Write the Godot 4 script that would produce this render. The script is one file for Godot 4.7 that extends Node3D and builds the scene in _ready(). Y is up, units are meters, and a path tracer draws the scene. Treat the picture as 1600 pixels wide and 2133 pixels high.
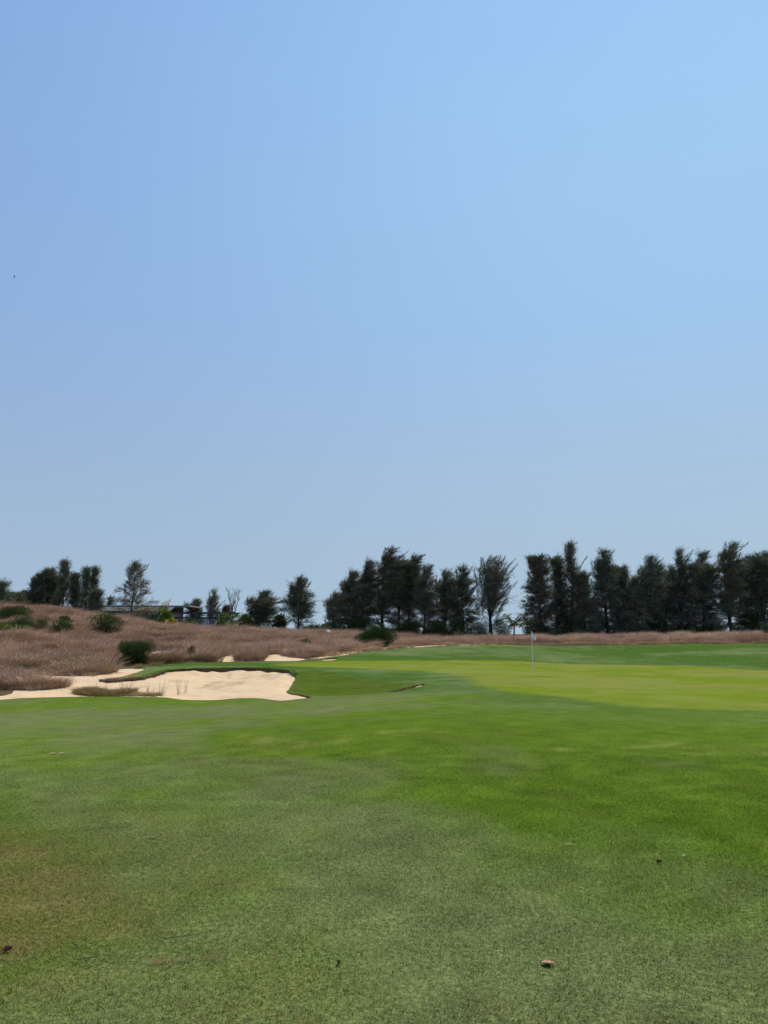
extends Node3D
# A golf hole on a hazy bright day: mown fairway, putting green with flag, sand bunkers, dunes of dry grass, a windbreak.

# Terrain: scattered survey points (x, z, weight) of a thin-plate spline, in tens of metres, then its plane.
const SURVEY := [
	Vector3(-1.4, 2.5, 0.00319), Vector3(-0.7, 2.5, -0.00257), Vector3(0, 2.5, 0.00015), Vector3(0.7, 2.5, 0.00068), Vector3(1.4, 2.5, -0.00045), Vector3(-1.4, 0.8, 0.00444),
	Vector3(-0.7, 0.8, -0.00519), Vector3(0, 0.8, 0.00045), Vector3(0.7, 0.8, 0.00123), Vector3(1.4, 0.8, -0.0031), Vector3(-1.4, 0, 0.00568), Vector3(-0.7, 0, -0.00253),
	Vector3(0, 0, 0.00141), Vector3(0.7, 0, 0.00086), Vector3(1.4, 0, -0.0026), Vector3(-1.4, -0.4, -0.03404), Vector3(-0.7, -0.4, -0.04862), Vector3(0, -0.4, 0.0141),
	Vector3(0.7, -0.4, 0.01187), Vector3(1.4, -0.4, 0.00272), Vector3(-1.4, -0.8, 0.06728), Vector3(-0.7, -0.8, 0.08856), Vector3(0, -0.8, -0.08175), Vector3(0.7, -0.8, -0.04131),
	Vector3(1.4, -0.8, -0.02371), Vector3(-0.9, -1.4, 0.056), Vector3(-0.5, -1.4, -0.37385), Vector3(-0.15, -1.4, 0.38952), Vector3(0.3, -1.4, -0.0239), Vector3(0.8, -1.4, 0.00447),
	Vector3(1.3, -1.4, 0.08954), Vector3(-1.4, -1.4, 0.08067), Vector3(0.1, -1.8, 0.11034), Vector3(0.5, -1.9, -0.09702), Vector3(-1.177, -2.103, -0.13566), Vector3(-1.112, -2.176, 0.00317),
	Vector3(-1.082, -2.222, 0.05643), Vector3(-1.05, -2.27, 0.10719), Vector3(-0.967, -2.303, 0.04072), Vector3(-0.876, -2.32, -0.0294), Vector3(-0.763, -2.32, -0.09375), Vector3(-0.64, -2.286, -0.07022),
	Vector3(-0.564, -2.206, 0.02209), Vector3(-0.48, -2.191, 0.00098), Vector3(-0.413, -2.262, 0.05467), Vector3(-0.35, -2.254, 0.12423), Vector3(-0.285, -2.176, -0.35993), Vector3(-0.244, -2.206, -0.57182),
	Vector3(-0.208, -2.278, 0.34015), Vector3(-0.259, -2.429, -0.02338), Vector3(-0.301, -2.505, 0.26593), Vector3(-0.324, -2.615, 1.57512), Vector3(-0.338, -2.867, 1.71357), Vector3(-0.347, -3.069, 3.20481),
	Vector3(-0.366, -3.252, 1.8172), Vector3(-0.408, -3.454, 0.16383), Vector3(-0.47, -3.568, -0.08008), Vector3(-0.606, -3.666, -0.1424), Vector3(-0.719, -3.668, 0.11595), Vector3(-0.825, -3.641, -0.04821),
	Vector3(-0.93, -3.615, 0.2232), Vector3(-0.98, -3.519, 0.24409), Vector3(-0.964, -3.271, 0.01277), Vector3(-0.951, -3.081, 0.05879), Vector3(-0.982, -2.976, 0.22036), Vector3(-1.032, -2.937, -0.13332),
	Vector3(-1.079, -2.968, -0.52394), Vector3(-1.081, -3.009, -0.05162), Vector3(-1.048, -3.116, -0.18013), Vector3(-1.067, -3.388, -0.63848), Vector3(-1.119, -3.677, -0.41875), Vector3(-1.19, -3.703, 0.07102),
	Vector3(-1.244, -3.629, -0.06989), Vector3(-1.186, -3.389, 0.12274), Vector3(-1.177, -3.235, 0.14292), Vector3(-1.239, -3.166, -0.1162), Vector3(-1.35, -3.201, -0.13652), Vector3(-1.494, -3.31, 1.3742),
	Vector3(-1.365, -3.101, 0.55253), Vector3(-1.224, -2.897, 0.39203), Vector3(-1.096, -2.693, -0.05323), Vector3(-1.113, -2.609, -0.08629), Vector3(-1.164, -2.58, -0.06393), Vector3(-1.221, -2.601, 0.07422),
	Vector3(-1.169, -2.473, -0.05948), Vector3(-1.159, -2.38, -0.13217), Vector3(-1.228, -2.345, -0.03528), Vector3(-1.282, -2.266, 0.21374), Vector3(0.135, -2.706, 0.80322), Vector3(0.101, -2.669, 0.54543),
	Vector3(0.064, -2.615, 0.64803), Vector3(0.031, -2.577, 0.47709), Vector3(0.005, -2.551, -0.52785), Vector3(0.031, -2.518, -1.38095), Vector3(0.075, -2.556, -0.27743), Vector3(0.108, -2.602, 0.33148),
	Vector3(0.138, -2.665, 0.2915), Vector3(-0.166, -2.73, -2.32789), Vector3(-0.247, -2.7, -1.4698), Vector3(-0.144, -2.96, -1.84512), Vector3(-0.287, -3.13, -4.92132), Vector3(-0.035, -2.86, -0.80692),
	Vector3(-0.247, -3.36, -0.32614), Vector3(-0.076, -3.12, 0.58748), Vector3(0.035, -2.9, 1.66387), Vector3(0, -3.25, 0.45902), Vector3(-0.358, -3.65, -0.08462), Vector3(0, -2.272, 0.7846),
	Vector3(0.218, -2.55, 0.36205), Vector3(0.317, -2.6, -0.73759), Vector3(0.211, -3.45, 0.10718), Vector3(0.487, -2, 0.03248), Vector3(0.816, -1.68, -0.04151), Vector3(0.404, -3.3, -0.22423),
	Vector3(0.759, -4, -0.37861), Vector3(1.026, -2.8, 0.03107), Vector3(1.156, -2.37, -0.08818), Vector3(1.86, -3.8, -0.0173), Vector3(1.128, -4.6, -0.18205), Vector3(1.617, -4.4, 0.05026),
	Vector3(0.288, -4.7, -0.08985), Vector3(0.765, -4.8, 0.25263), Vector3(0.242, -3.95, 0.2715), Vector3(1.101, -3.6, 0.19165), Vector3(1.609, -2.4, -0.02954), Vector3(2.558, -3.8, 0.03087),
	Vector3(0.369, -6, 0.37891), Vector3(-0.133, -5.4, 0.58765), Vector3(-0.324, -4.8, 0.23627), Vector3(0.992, -6.2, 0.29266), Vector3(1.744, -6.3, 0.06609), Vector3(2.326, -6.3, 0.06261),
	Vector3(2.954, -6, 0.11851), Vector3(4.061, -6, 0.03951), Vector3(0.608, -5.5, -0.10243), Vector3(1.719, -5.6, -0.38097), Vector3(2.455, -5, 0.12048), Vector3(0, -5.1, -0.36419),
	Vector3(0.425, -6.9, -0.30913), Vector3(1.122, -7, -0.1152), Vector3(1.942, -7, 0.00327), Vector3(2.59, -7, 0.00045), Vector3(3.405, -6.9, -0.0424), Vector3(4.682, -6.9, 0.02836),
	Vector3(-1.042, -4.25, -0.11347), Vector3(-0.791, -4.3, 0.36088), Vector3(-0.515, -4.2, -0.01061), Vector3(-0.677, -4.6, -0.38719), Vector3(-1.325, -4.5, 0.42198), Vector3(-0.938, -4.5, -0.29042),
	Vector3(-0.451, -4.6, -0.02265), Vector3(-1.052, -5.7, -0.35979), Vector3(-1.371, -7.4, 0.1343), Vector3(-0.581, -5.9, 0.44453), Vector3(-0.731, -7.4, -0.06083), Vector3(-0.266, -7.2, 0.32231),
	Vector3(-0.218, -5.9, -0.8372), Vector3(-1.828, -7.4, 0.31768), Vector3(-2.317, -7.5, -0.4207), Vector3(-2.714, -7.5, -0.92977), Vector3(-2.55, -7.5, -0.31764), Vector3(-1.663, -6, -0.06092),
	Vector3(-2.841, -7.4, 0.56199), Vector3(-2.062, -5.4, -0.43868), Vector3(-3.125, -7.2, 1.62435), Vector3(-2.244, -5.2, 1.30769), Vector3(-1.892, -4.4, -0.32651), Vector3(-3.348, -7.2, -0.06659),
	Vector3(-3.369, -6.8, -0.75149), Vector3(-2.365, -4.8, 0.39109), Vector3(-1.864, -3.8, 0.06295), Vector3(-4.211, -6.8, -0.07813), Vector3(-2.892, -4.7, -0.45901), Vector3(-2.08, -3.4, -0.00668),
	Vector3(-1.793, -5.3, -0.95977), Vector3(-1.238, -5.3, 0.41468), Vector3(-1.643, -3.2, -1.39257), Vector3(-4, -8.8, -0.28659), Vector3(-3, -9, 1.39051), Vector3(-2.2, -9, -0.67995),
	Vector3(-2.2, -9.7, -0.70193), Vector3(-3, -10.2, -0.42569), Vector3(-1.4, -9.2, 0.39416), Vector3(-0.5, -8.8, 0.03874), Vector3(0.3, -8.8, -0.12718), Vector3(1.2, -8.6, 0.0393),
	Vector3(2.5, -8.6, 0.04367), Vector3(4, -8.6, -0.02099), Vector3(6, -8, 0.01814), Vector3(-6, -8.5, 0.03155), Vector3(-4.5, -11.2, -0.04413), Vector3(-3, -11.2, 0.30807),
	Vector3(-1.5, -11.2, 0.13432), Vector3(0.5, -11.2, 0.00675), Vector3(2.5, -11.2, -0.02095), Vector3(5, -11.2, -0.02562), Vector3(-6, -13, -0.0189), Vector3(-3, -13, -0.04634),
	Vector3(0, -13, -0.00244), Vector3(3, -13, 0.01476), Vector3(6, -13, 0.00509), Vector3(6, -4, -0.02933), Vector3(6, -1, 0.01421), Vector3(-6, -1, 0.01015),
	Vector3(-6, -3.5, -0.04052), Vector3(-6, -5.5, 0.05116), Vector3(3.5, -2, 0.0298), Vector3(3.5, -4.5, -0.16148), Vector3(-6, 2.5, -0.00108), Vector3(6, 2.5, -0.00312),
]
const PLANE := Vector3(2.829777, -0.001548, 0.042146)
# Sand outlines: x, z, height of the earth lip.
const BUNKER := [Vector3(-11.767, -21.034, 0.04), Vector3(-11.119, -21.759, 0.04), Vector3(-10.817, -22.219, 0.04), Vector3(-10.501, -22.699, 0.04), Vector3(-9.675, -23.031, 0.04), Vector3(-8.758, -23.201, 0.04), Vector3(-7.628, -23.201, 0.04), Vector3(-6.402, -22.864, 0.04), Vector3(-5.638, -22.064, 0.04), Vector3(-4.799, -21.91, 0.04), Vector3(-4.13, -22.618, 0.04), Vector3(-3.498, -22.537, 0.04), Vector3(-2.846, -21.759, 0.04), Vector3(-2.443, -22.064, 0.04), Vector3(-2.081, -22.785, 0.05), Vector3(-2.589, -24.289, 0.03), Vector3(-3.007, -25.051, 0.025), Vector3(-3.236, -26.15, 0.02), Vector3(-3.378, -28.671, 0.02), Vector3(-3.469, -30.687, 0.03), Vector3(-3.66, -32.522, 0.1), Vector3(-4.08, -34.543, 0.2), Vector3(-4.696, -35.679, 0.19), Vector3(-6.061, -36.659, 0.17), Vector3(-7.188, -36.682, 0.19), Vector3(-8.25, -36.413, 0.17), Vector3(-9.296, -36.151, 0.15), Vector3(-9.802, -35.195, 0.15), Vector3(-9.645, -32.715, 0.17), Vector3(-9.509, -30.807, 0.14), Vector3(-9.817, -29.756, 0.08), Vector3(-10.315, -29.373, 0.06), Vector3(-10.787, -29.682, 0.04), Vector3(-10.811, -30.094, 0.03), Vector3(-10.476, -31.163, 0.03), Vector3(-10.674, -33.881, 0.02), Vector3(-11.187, -36.767, 0.02), Vector3(-11.904, -37.033, 0), Vector3(-12.441, -36.293, 0), Vector3(-11.859, -33.888, 0), Vector3(-11.772, -32.354, 0), Vector3(-12.387, -31.66, 0), Vector3(-13.503, -32.009, 0), Vector3(-14.941, -33.1, 0), Vector3(-13.646, -31.01, 0), Vector3(-12.241, -28.969, 0), Vector3(-10.957, -26.929, 0), Vector3(-11.135, -26.088, 0), Vector3(-11.638, -25.799, 0), Vector3(-12.211, -26.012, 0), Vector3(-11.69, -24.725, 0), Vector3(-11.595, -23.8, 0), Vector3(-12.278, -23.449, 0), Vector3(-12.825, -22.657, 0)]
const SLIT := [Vector3(1.355, -27.062, 0.14), Vector3(1.01, -26.691, 0.17), Vector3(0.638, -26.152, 0.16), Vector3(0.314, -25.767, 0.12), Vector3(0.047, -25.515, 0.03), Vector3(0.307, -25.183, 0.03), Vector3(0.748, -25.564, 0.02), Vector3(1.079, -26.023, 0.02), Vector3(1.382, -26.646, 0.02)]
const LITTLE_BUNKER := [Vector3(-3.887, -46.6, 0.02), Vector3(-3.53, -47.95, 0.08), Vector3(-2.899, -48.7, 0.1), Vector3(-2.868, -46.75, 0.02), Vector3(-3.262, -45.85, 0)]
const SAND_A := [Vector3(-14.128, -46.6, 0), Vector3(-15.886, -53.65, 0), Vector3(-15.165, -54.85, 0), Vector3(-14.065, -53.5, 0), Vector3(-13.408, -53.5, 0), Vector3(-12.045, -49.3, 0), Vector3(-12.416, -47.05, 0), Vector3(-13.255, -46.45, 0)]
const SAND_B := [Vector3(-9.615, -44.8, 0), Vector3(-10.107, -49.6, 0), Vector3(-10.031, -51.7, 0), Vector3(-8.569, -44.65, 0), Vector3(-8.913, -44.05, 0)]
const SAND_C := [Vector3(-7.047, -46.15, 0), Vector3(-7.524, -50.65, 0), Vector3(-7.3, -52.6, 0), Vector3(-6.685, -50.65, 0), Vector3(-5.948, -49.45, 0), Vector3(-4.75, -47.5, 0), Vector3(-5.1, -45.7, 0), Vector3(-6.005, -45.55, 0)]
const SAND_RIBBON := [Vector3(-4.225, -47.5, 0), Vector3(-3.063, -49.9, 0), Vector3(-1.326, -53.95, 0), Vector3(0.357, -58, 0), Vector3(2.184, -59.2, 0), Vector3(4.046, -59.8, 0), Vector3(6.755, -61, 0), Vector3(9.877, -61.75, 0), Vector3(9.804, -62.056, 0), Vector3(6.498, -61.768, 0), Vector3(3.65, -60.805, 0), Vector3(1.829, -59.928, 0), Vector3(-0.541, -58.6, 0), Vector3(-2.072, -54.265, 0), Vector3(-4.048, -50.343, 0), Vector3(-4.509, -47.637, 0)]
const MOWN := [Vector2(-40, 30), Vector2(60, 30), Vector2(60, -58), Vector2(40.3, -59.55), Vector2(29.46, -59.85), Vector2(23.09, -62.55), Vector2(17.31, -62.55), Vector2(13.27, -61.65), Vector2(9.88, -61.75), Vector2(6.75, -61), Vector2(4.05, -59.8), Vector2(2.18, -59.2), Vector2(0.36, -58), Vector2(-1.33, -53.95), Vector2(-3.06, -49.9), Vector2(-4.23, -47.5), Vector2(-3.89, -46.65), Vector2(-4.49, -45.75), Vector2(-6.64, -45.15), Vector2(-7.97, -43.35), Vector2(-9.37, -42.45), Vector2(-10.56, -42), Vector2(-11.29, -40.95), Vector2(-11.45, -39.75), Vector2(-11.64, -38.25), Vector2(-11.86, -33.89), Vector2(-12.44, -36.29), Vector2(-11.9, -37.03), Vector2(-11.19, -36.77), Vector2(-10.81, -30.09), Vector2(-9.51, -30.81), Vector2(-4, -25), Vector2(-11, -24), Vector2(-14, -22.6), Vector2(-40, -21.5)]
const GREEN := [Vector2(-5.82, -39.55), Vector2(-5.25, -42.85), Vector2(-3.82, -44.5), Vector2(-2.78, -45.4), Vector2(0, -46.15), Vector2(2.89, -47.05), Vector2(5.24, -47.5), Vector2(7.62, -47.8), Vector2(9.49, -46.9), Vector2(11.28, -46), Vector2(13.96, -45.55), Vector2(16.19, -44.05), Vector2(17.85, -41.65), Vector2(18.63, -38.05), Vector2(32, -34), Vector2(33, -24), Vector2(24, -17), Vector2(8.11, -16.7), Vector2(6.96, -16.85), Vector2(5.78, -17.3), Vector2(5.24, -18.35), Vector2(4.83, -19.85), Vector2(4.16, -21.35), Vector2(3.48, -22.85), Vector2(3.18, -24.8), Vector2(3.07, -26.45), Vector2(3.23, -30.05), Vector2(3.02, -32.9), Vector2(2.11, -34.55), Vector2(1.08, -35.45), Vector2(-0.44, -36.2), Vector2(-2.3, -37.55), Vector2(-3.99, -38.3)]
const DAMP := [[Vector2(-5.17, -31.6), Vector2(-5.37, -34.86), Vector2(-4.76, -34.15), Vector2(-4.56, -35.22), Vector2(-4.33, -32.51), Vector2(-4.39, -30.74)], [Vector2(-8.4, -29.92), Vector2(-8.53, -31.6), Vector2(-8.14, -31.6), Vector2(-7.7, -30.19)], [Vector2(-7.11, -29.15), Vector2(-6.94, -31.6), Vector2(-6.23, -31.9), Vector2(-5.35, -30.46), Vector2(-5.33, -29.15), Vector2(-6.01, -28.18)]]
const BOWL := [Vector2(-3.79, -34.8), Vector2(-3.05, -35.55), Vector2(-2.1, -34.35), Vector2(-0.98, -32.1), Vector2(0, -30.45), Vector2(1.36, -27.75), Vector2(0.08, -25.65), Vector2(-0.89, -24.32), Vector2(-2.05, -23.2), Vector2(-3.01, -25.05), Vector2(-3.38, -28.67), Vector2(-3.47, -30.69)]
# Trees: x, z, height, crown width, leaders, crown base, density, lean, kind, label, group.
const TREES := [
	[-39.83, -80, 3.16, 2.3, 2, .05, .6, .10, "dark", "sparse feathery tree at the far end of the hilltop row beside low dark shrubs", "trees on the dune crest"],
	[-40.27, -84, 2.08, 2.1, 3, .0, .8, .06, "dark", "low bushy dark evergreen between the sparse end tree and the hilltop clump", "trees on the dune crest"],
	[-40.52, -87, 2.76, 1.41, 2, .0, .9, .06, "dark", "short dark evergreen at the foot of the hilltop clump", "trees on the dune crest"],
	[-39.79, -88, 5.06, 1.87, 2, .0, 1.1, .12, "dark", "slanting feathery evergreen on the outer side of the hilltop clump", "trees on the dune crest"],
	[-38.7, -89, 5.62, 2.44, 3, .0, 1.2, .08, "dark", "broad brownish evergreen in the hilltop clump beside its tall spire", "trees on the dune crest"],
	[-36.11, -87, 6.12, 1.63, 1, .0, 1.5, .0, "spire", "tallest spire-shaped dark evergreen of the hilltop clump", "trees on the dune crest"],
	[-35.28, -88, 4.78, 1.65, 2, .0, 1.4, .04, "spire", "rounded dark evergreen between the tall spire and the twin columns", "trees on the dune crest"],
	[-33.2, -86, 5.23, 0.97, 1, .0, 1.6, .0, "column", "narrow column-shaped evergreen, shorter and wider of the hilltop twin columns", "trees on the dune crest"],
	[-32.63, -86.6, 5.32, 0.81, 1, .0, 1.6, .02, "column", "narrow column-shaped evergreen, outer one of the hilltop twin columns", "trees on the dune crest"],
	[-31.55, -84, 2.64, 1.57, 2, .0, 1.0, .25, "dark", "low evergreen leaning out from under the twin columns towards the glass pavilion", "trees on the dune crest"],
	[-45.86, -128, 6.98, 1.6, 1, .0, 1.0, .15, "dark", "small distant tree showing above the grey roof of the glass pavilion", "far trees behind the pavilion"],
	[-28.7, -88, 6.71, 3.63, 1, .03, .8, .06, "lacy", "lone lacy grey-green tree in front of the glass pavilion", ""],
	[-28.65, -118, 5.86, 2.36, 2, .1, .9, .02, "dark", "small rounded tree behind the terrace frame", "far trees behind the pavilion"],
	[-25.65, -116, 7.34, 2.17, 2, .1, .6, .06, "lacy", "slim pointed tree behind the dark screen panel", "far trees behind the pavilion"],
	[-23.52, -114, 4.86, 1.85, 2, .0, .8, .15, "dark", "low leaning tree between the slim pointed tree and the bare tree", "far trees behind the pavilion"],
	[-21.86, -112, 7.54, 2.52, 4, .2, 0, .02, "bare", "leafless grey tree with upright bare twigs behind the green hedge", ""],
	[-15.77, -96, 6.48, 3.6, 3, .0, 1.4, .20, "dark", "stout dark evergreen leaning over the end of the green hedge", ""],
	[-9.46, -86, 6.51, 2.9, 2, .0, 1.3, .06, "ragged", "ragged dark evergreen standing alone behind the dry grass", ""],
	[-5.5, -84, 4.7, 2.41, 3, .0, 1.0, .10, "lacy", "light feathery young tree at the open end of the middle clump", "trees of the middle clump"],
	[-3.89, -85, 7.32, 2.65, 2, .0, 1.4, .16, "dark", "wind-bent evergreen on the outer side of the middle clump, behind the dark bush", "trees of the middle clump"],
	[-2.39, -86, 8.67, 2.68, 2, .0, 1.5, .18, "dark", "dense dark evergreen between the wind-bent one and the tallest of the middle clump", "trees of the middle clump"],
	[-0.21, -86, 10.31, 2.9, 3, .02, 1.5, .18, "dark", "tallest many-tipped evergreen of the middle clump", "trees of the middle clump"],
	[1.74, -88, 9.03, 2.64, 2, .02, 1.3, .16, "dark", "evergreen in the shade just beside the tallest of the middle clump", "trees of the middle clump"],
	[2.76, -86, 9.41, 2.47, 2, .05, 1.3, .16, "dark", "feathery round-topped evergreen in the middle clump next to its tallest tree", "trees of the middle clump"],
	[4.41, -85, 8.18, 2.12, 2, .05, 1.1, .10, "dark", "thinner evergreen closing the dense part of the middle clump", "trees of the middle clump"],
	[6.69, -86, 7.65, 2.36, 2, .1, .9, .10, "ragged", "open-branched evergreen with a gap of sky beside it in the middle clump", "trees of the middle clump"],
	[8.61, -85, 8.07, 2.65, 2, .06, 1.1, .06, "dark", "bushy evergreen next to the airy forked tree", "trees of the middle clump"],
	[11.66, -85, 9.26, 4.46, 5, .10, .36, .05, "lacy", "airy tree with forked dark trunk and see-through crown", ""],
	[16.82, -83, 8.93, 2.9, 2, .0, 1.4, .03, "dark", "dark evergreen with a low branch reaching out over the flag, first of the long windbreak", "windbreak behind the putting green"],
	[19.06, -85, 8.99, 2.33, 2, .0, 1.5, .02, "spire", "dense evergreen between the first tree and the tall spire of the windbreak", "windbreak behind the putting green"],
	[20.34, -84, 10.29, 2.31, 1, .0, 1.5, .0, "spire", "tall pointed spire standing out of the windbreak near the flag", "windbreak behind the putting green"],
	[21.38, -83, 6.98, 2.28, 2, .0, 1.5, .05, "dark", "lower rusty-tinged evergreen beside the windbreak's tall spire", "windbreak behind the putting green"],
	[23.97, -84, 9.49, 2.73, 2, .0, 1.4, .06, "dark", "two-pointed feathery evergreen of the windbreak, beyond the dip after its spire", "windbreak behind the putting green"],
	[25.83, -85, 7.72, 2.44, 2, .0, 1.5, .08, "dark", "shorter evergreen filling the windbreak between its taller crowns", "windbreak behind the putting green"],
	[26.56, -83, 6.34, 2.38, 2, .0, 1.5, .08, "dark", "shorter evergreen filling the windbreak between its taller crowns", "windbreak behind the putting green"],
	[28.54, -84, 8.77, 3.15, 3, .0, 1.4, .12, "dark", "broad wispy-topped evergreen in the middle of the windbreak", "windbreak behind the putting green"],
	[31.24, -86, 7.37, 2.47, 2, .0, 1.5, .10, "dark", "shorter evergreen filling the windbreak between its taller crowns", "windbreak behind the putting green"],
	[32.07, -84, 9.66, 2.94, 3, .0, 1.3, .12, "dark", "loose round-headed evergreen with sky showing through its top", "windbreak behind the putting green"],
	[34.92, -85, 9.52, 2.87, 3, .0, 1.4, .12, "dark", "evergreen between the loose round head and the tallest crown of the windbreak", "windbreak behind the putting green"],
	[37.36, -84, 10.31, 3.04, 3, .03, 1.35, .14, "dark", "tallest wind-swept crown of the windbreak with gaps of light at its foot", "windbreak behind the putting green"],
	[40.37, -86, 9, 2.68, 2, .0, 1.4, .10, "dark", "evergreen just past the tallest crown of the windbreak", "windbreak behind the putting green"],
	[41.1, -84, 9.47, 2.94, 3, .0, 1.4, .10, "dark", "evergreen at the end of the windbreak behind the small round bush", "windbreak behind the putting green"],
	[44.11, -84, 9.31, 3.15, 3, .0, 1.4, .10, "dark", "shorter evergreen filling the windbreak between its taller crowns", "windbreak behind the putting green"],
]
# Bushes: x, z, height, width, sprays, kind, label, group.
const BUSHES := [
	[-12.77, -40, 1.35, 1.85, 18000, "umbrella", "broad umbrella-shaped dark green bush beside the bunker's grass finger", ""],
	[-11.12, -45, 0.9, 0.48, 2500, "ball", "small egg-shaped dark green bush between sand patches", ""],
	[-0.8, -62, 1.7, 3.1, 16000, "mound", "large dense dark green bush in dry grass before the middle clump", ""],
	[-6.04, -60, 0.62, 1.05, 2200, "lime", "small yellow-green leafy bush on the dry grass slope", ""],
	[-22.21, -62, 1.53, 1.94, 5000, "olive", "olive green leafy bush on the dune slope below the glass pavilion", "bushes on the dune"],
	[-20.89, -61.5, 1.32, 0.58, 1400, "ball", "small dark round bush touching the olive bush on the dune slope", "bushes on the dune"],
	[-23.97, -58, 1.22, 1.3, 3200, "olive", "small flat-topped green bush on the dune beside a pale stone", "bushes on the dune"],
	[-25.8, -58.5, 1.15, 1.31, 4200, "mound", "dark green bush at the end of the dune thicket beside the flat-topped bush", "bushes on the dune"],
	[-27.19, -58.3, 1.15, 1.67, 5000, "mound", "dark green bush in the middle of the dune thicket", "bushes on the dune"],
	[-26.81, -55.5, 0.83, 1.18, 3400, "mound", "nearly black round bush at the front of the dune thicket", "bushes on the dune"],
	[-25.86, -54.5, 0.63, 2.04, 2600, "lime", "bright yellow-green undergrowth at the foot of the dune thicket", "bushes on the dune"],
	[-27.18, -55, 0.77, 1.37, 2000, "lime", "yellow-green leafy bush at the edge of the dune thicket", "bushes on the dune"],
	[-31.62, -67, 1.04, 1.67, 4200, "mound", "dark bush on the dune shoulder above the thicket", "bushes on the dune"],
	[-32.41, -66, 1.05, 1.9, 4600, "mound", "wide dark bush behind the dune shoulder bush", "bushes on the dune"],
	[32.37, -66, 1.63, 1.15, 4000, "mound", "round dark bush in tall dry grass at the end of the windbreak", ""],
	[-27, -94, 3.34, 2.46, 3400, "leafy", "bright green leafy small tree beside the terrace", "garden greenery at the terrace"],
	[-24.85, -91, 1.78, 1.48, 1600, "yellow", "bush covered in bright yellow flowers beside the terrace", "garden greenery at the terrace"],
	[-23.81, -94, 2.67, 3.05, 2600, "olive", "dull green shrubbery in front of the terrace frame", "garden greenery at the terrace"],
	[-27.92, -93, 1.68, 2.32, 3000, "mound", "dark shrub under the lone lacy tree", "garden greenery at the terrace"],
	[-19.72, -95, 3.88, 2.13, 2400, "leafy", "fresh green hedge bush touching the dark screen panel", "garden greenery at the terrace"],
	[-18.21, -94.5, 3.63, 2.24, 2400, "leafy", "fresh green hedge bush in the middle of the hedge", "garden greenery at the terrace"],
	[-16.9, -94, 3.53, 2.11, 2400, "leafy", "fresh green hedge bush at the leaning evergreen's end of the hedge", "garden greenery at the terrace"],
	[-11.8, -88, 2.66, 1.65, 700, "broad", "coarse broad-leaved bush next to the ragged lone evergreen", ""],
	[-13.34, -90, 1.58, 2.25, 1800, "mound", "low dull green bush under the leaning evergreen", "low scrub behind the dry grass"],
	[-8.24, -92, 1.87, 2.3, 1800, "olive", "low scrub bush between the ragged evergreen and the middle clump", "low scrub behind the dry grass"],
	[-6.63, -92.5, 2.07, 2.31, 1800, "olive", "low scrub bush between the ragged evergreen and the middle clump", "low scrub behind the dry grass"],
	[-5.19, -84, 1.97, 2.62, 3500, "mound", "dark undergrowth bush beneath the middle clump of trees", "undergrowth beneath the middle clump"],
	[-3.11, -84, 2.29, 2.94, 4500, "mound", "dark undergrowth bush beneath the middle clump of trees", "undergrowth beneath the middle clump"],
	[2.63, -85, 2.26, 3.18, 4500, "mound", "dark undergrowth bush beneath the middle clump of trees", "undergrowth beneath the middle clump"],
	[5.45, -84, 2.15, 3.15, 4500, "mound", "dark undergrowth bush beneath the middle clump of trees", "undergrowth beneath the middle clump"],
	[7.83, -84.5, 2.28, 2.95, 4500, "mound", "dark undergrowth bush beneath the middle clump of trees", "undergrowth beneath the middle clump"],
	[10.73, -86, 2.29, 2.15, 4000, "mound", "round dark bush behind the wall on one side of the forked trunk", "bushes at the airy forked tree"],
	[12.86, -86, 2.42, 2.15, 4000, "mound", "round dark bush behind the wall on the other side of the forked trunk", "bushes at the airy forked tree"],
	[16.91, -85, 2.95, 3.18, 5000, "mound", "dark undergrowth bush beneath the long windbreak", "undergrowth beneath the windbreak"],
	[19.95, -85, 3.16, 3.18, 5000, "mound", "dark undergrowth bush beneath the long windbreak", "undergrowth beneath the windbreak"],
	[23.1, -85, 3.37, 3.4, 5200, "mound", "dark undergrowth bush beneath the long windbreak", "undergrowth beneath the windbreak"],
	[26.25, -85, 3.34, 3.4, 5200, "mound", "dark undergrowth bush beneath the long windbreak", "undergrowth beneath the windbreak"],
	[29.58, -85.5, 3.19, 3.42, 5200, "mound", "dark undergrowth bush beneath the long windbreak", "undergrowth beneath the windbreak"],
	[33.01, -85.5, 3.19, 3.42, 5200, "mound", "dark undergrowth bush beneath the long windbreak", "undergrowth beneath the windbreak"],
	[36.12, -86, 2.85, 3.01, 4800, "mound", "dark undergrowth bush beneath the long windbreak", "undergrowth beneath the windbreak"],
	[39.91, -85, 3.08, 3.4, 5200, "mound", "dark undergrowth bush beneath the long windbreak", "undergrowth beneath the windbreak"],
	[43.06, -85, 3.08, 3.4, 5200, "mound", "dark undergrowth bush beneath the long windbreak", "undergrowth beneath the windbreak"],
]

const TO_SUN := Vector3(0.25, 0.866, -0.433)
const HX := -66.0
const HZ := -136.0
const HNX := 133
const HNZ := 170

var grid := PackedFloat32Array()
var n_broad := FastNoiseLite.new()
var n_mid := FastNoiseLite.new()
var n_fine := FastNoiseLite.new()
var n_tint := FastNoiseLite.new()
var mown_poly := PackedVector2Array()
var green_poly := PackedVector2Array()
var bowl_poly := PackedVector2Array()
var green_box := Rect2()
var sands := []          # each: {poly, lips, bowl}
var M := {}
var names := {}
var prints := []         # footprints in the big bunker: x, z, radius

# ---------- helpers ----------
func numbered(called: String) -> String:
	var k: int = names.get(called, 0)
	names[called] = k + 1
	return called if k == 0 else "%s_%03d" % [called, k]

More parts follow.
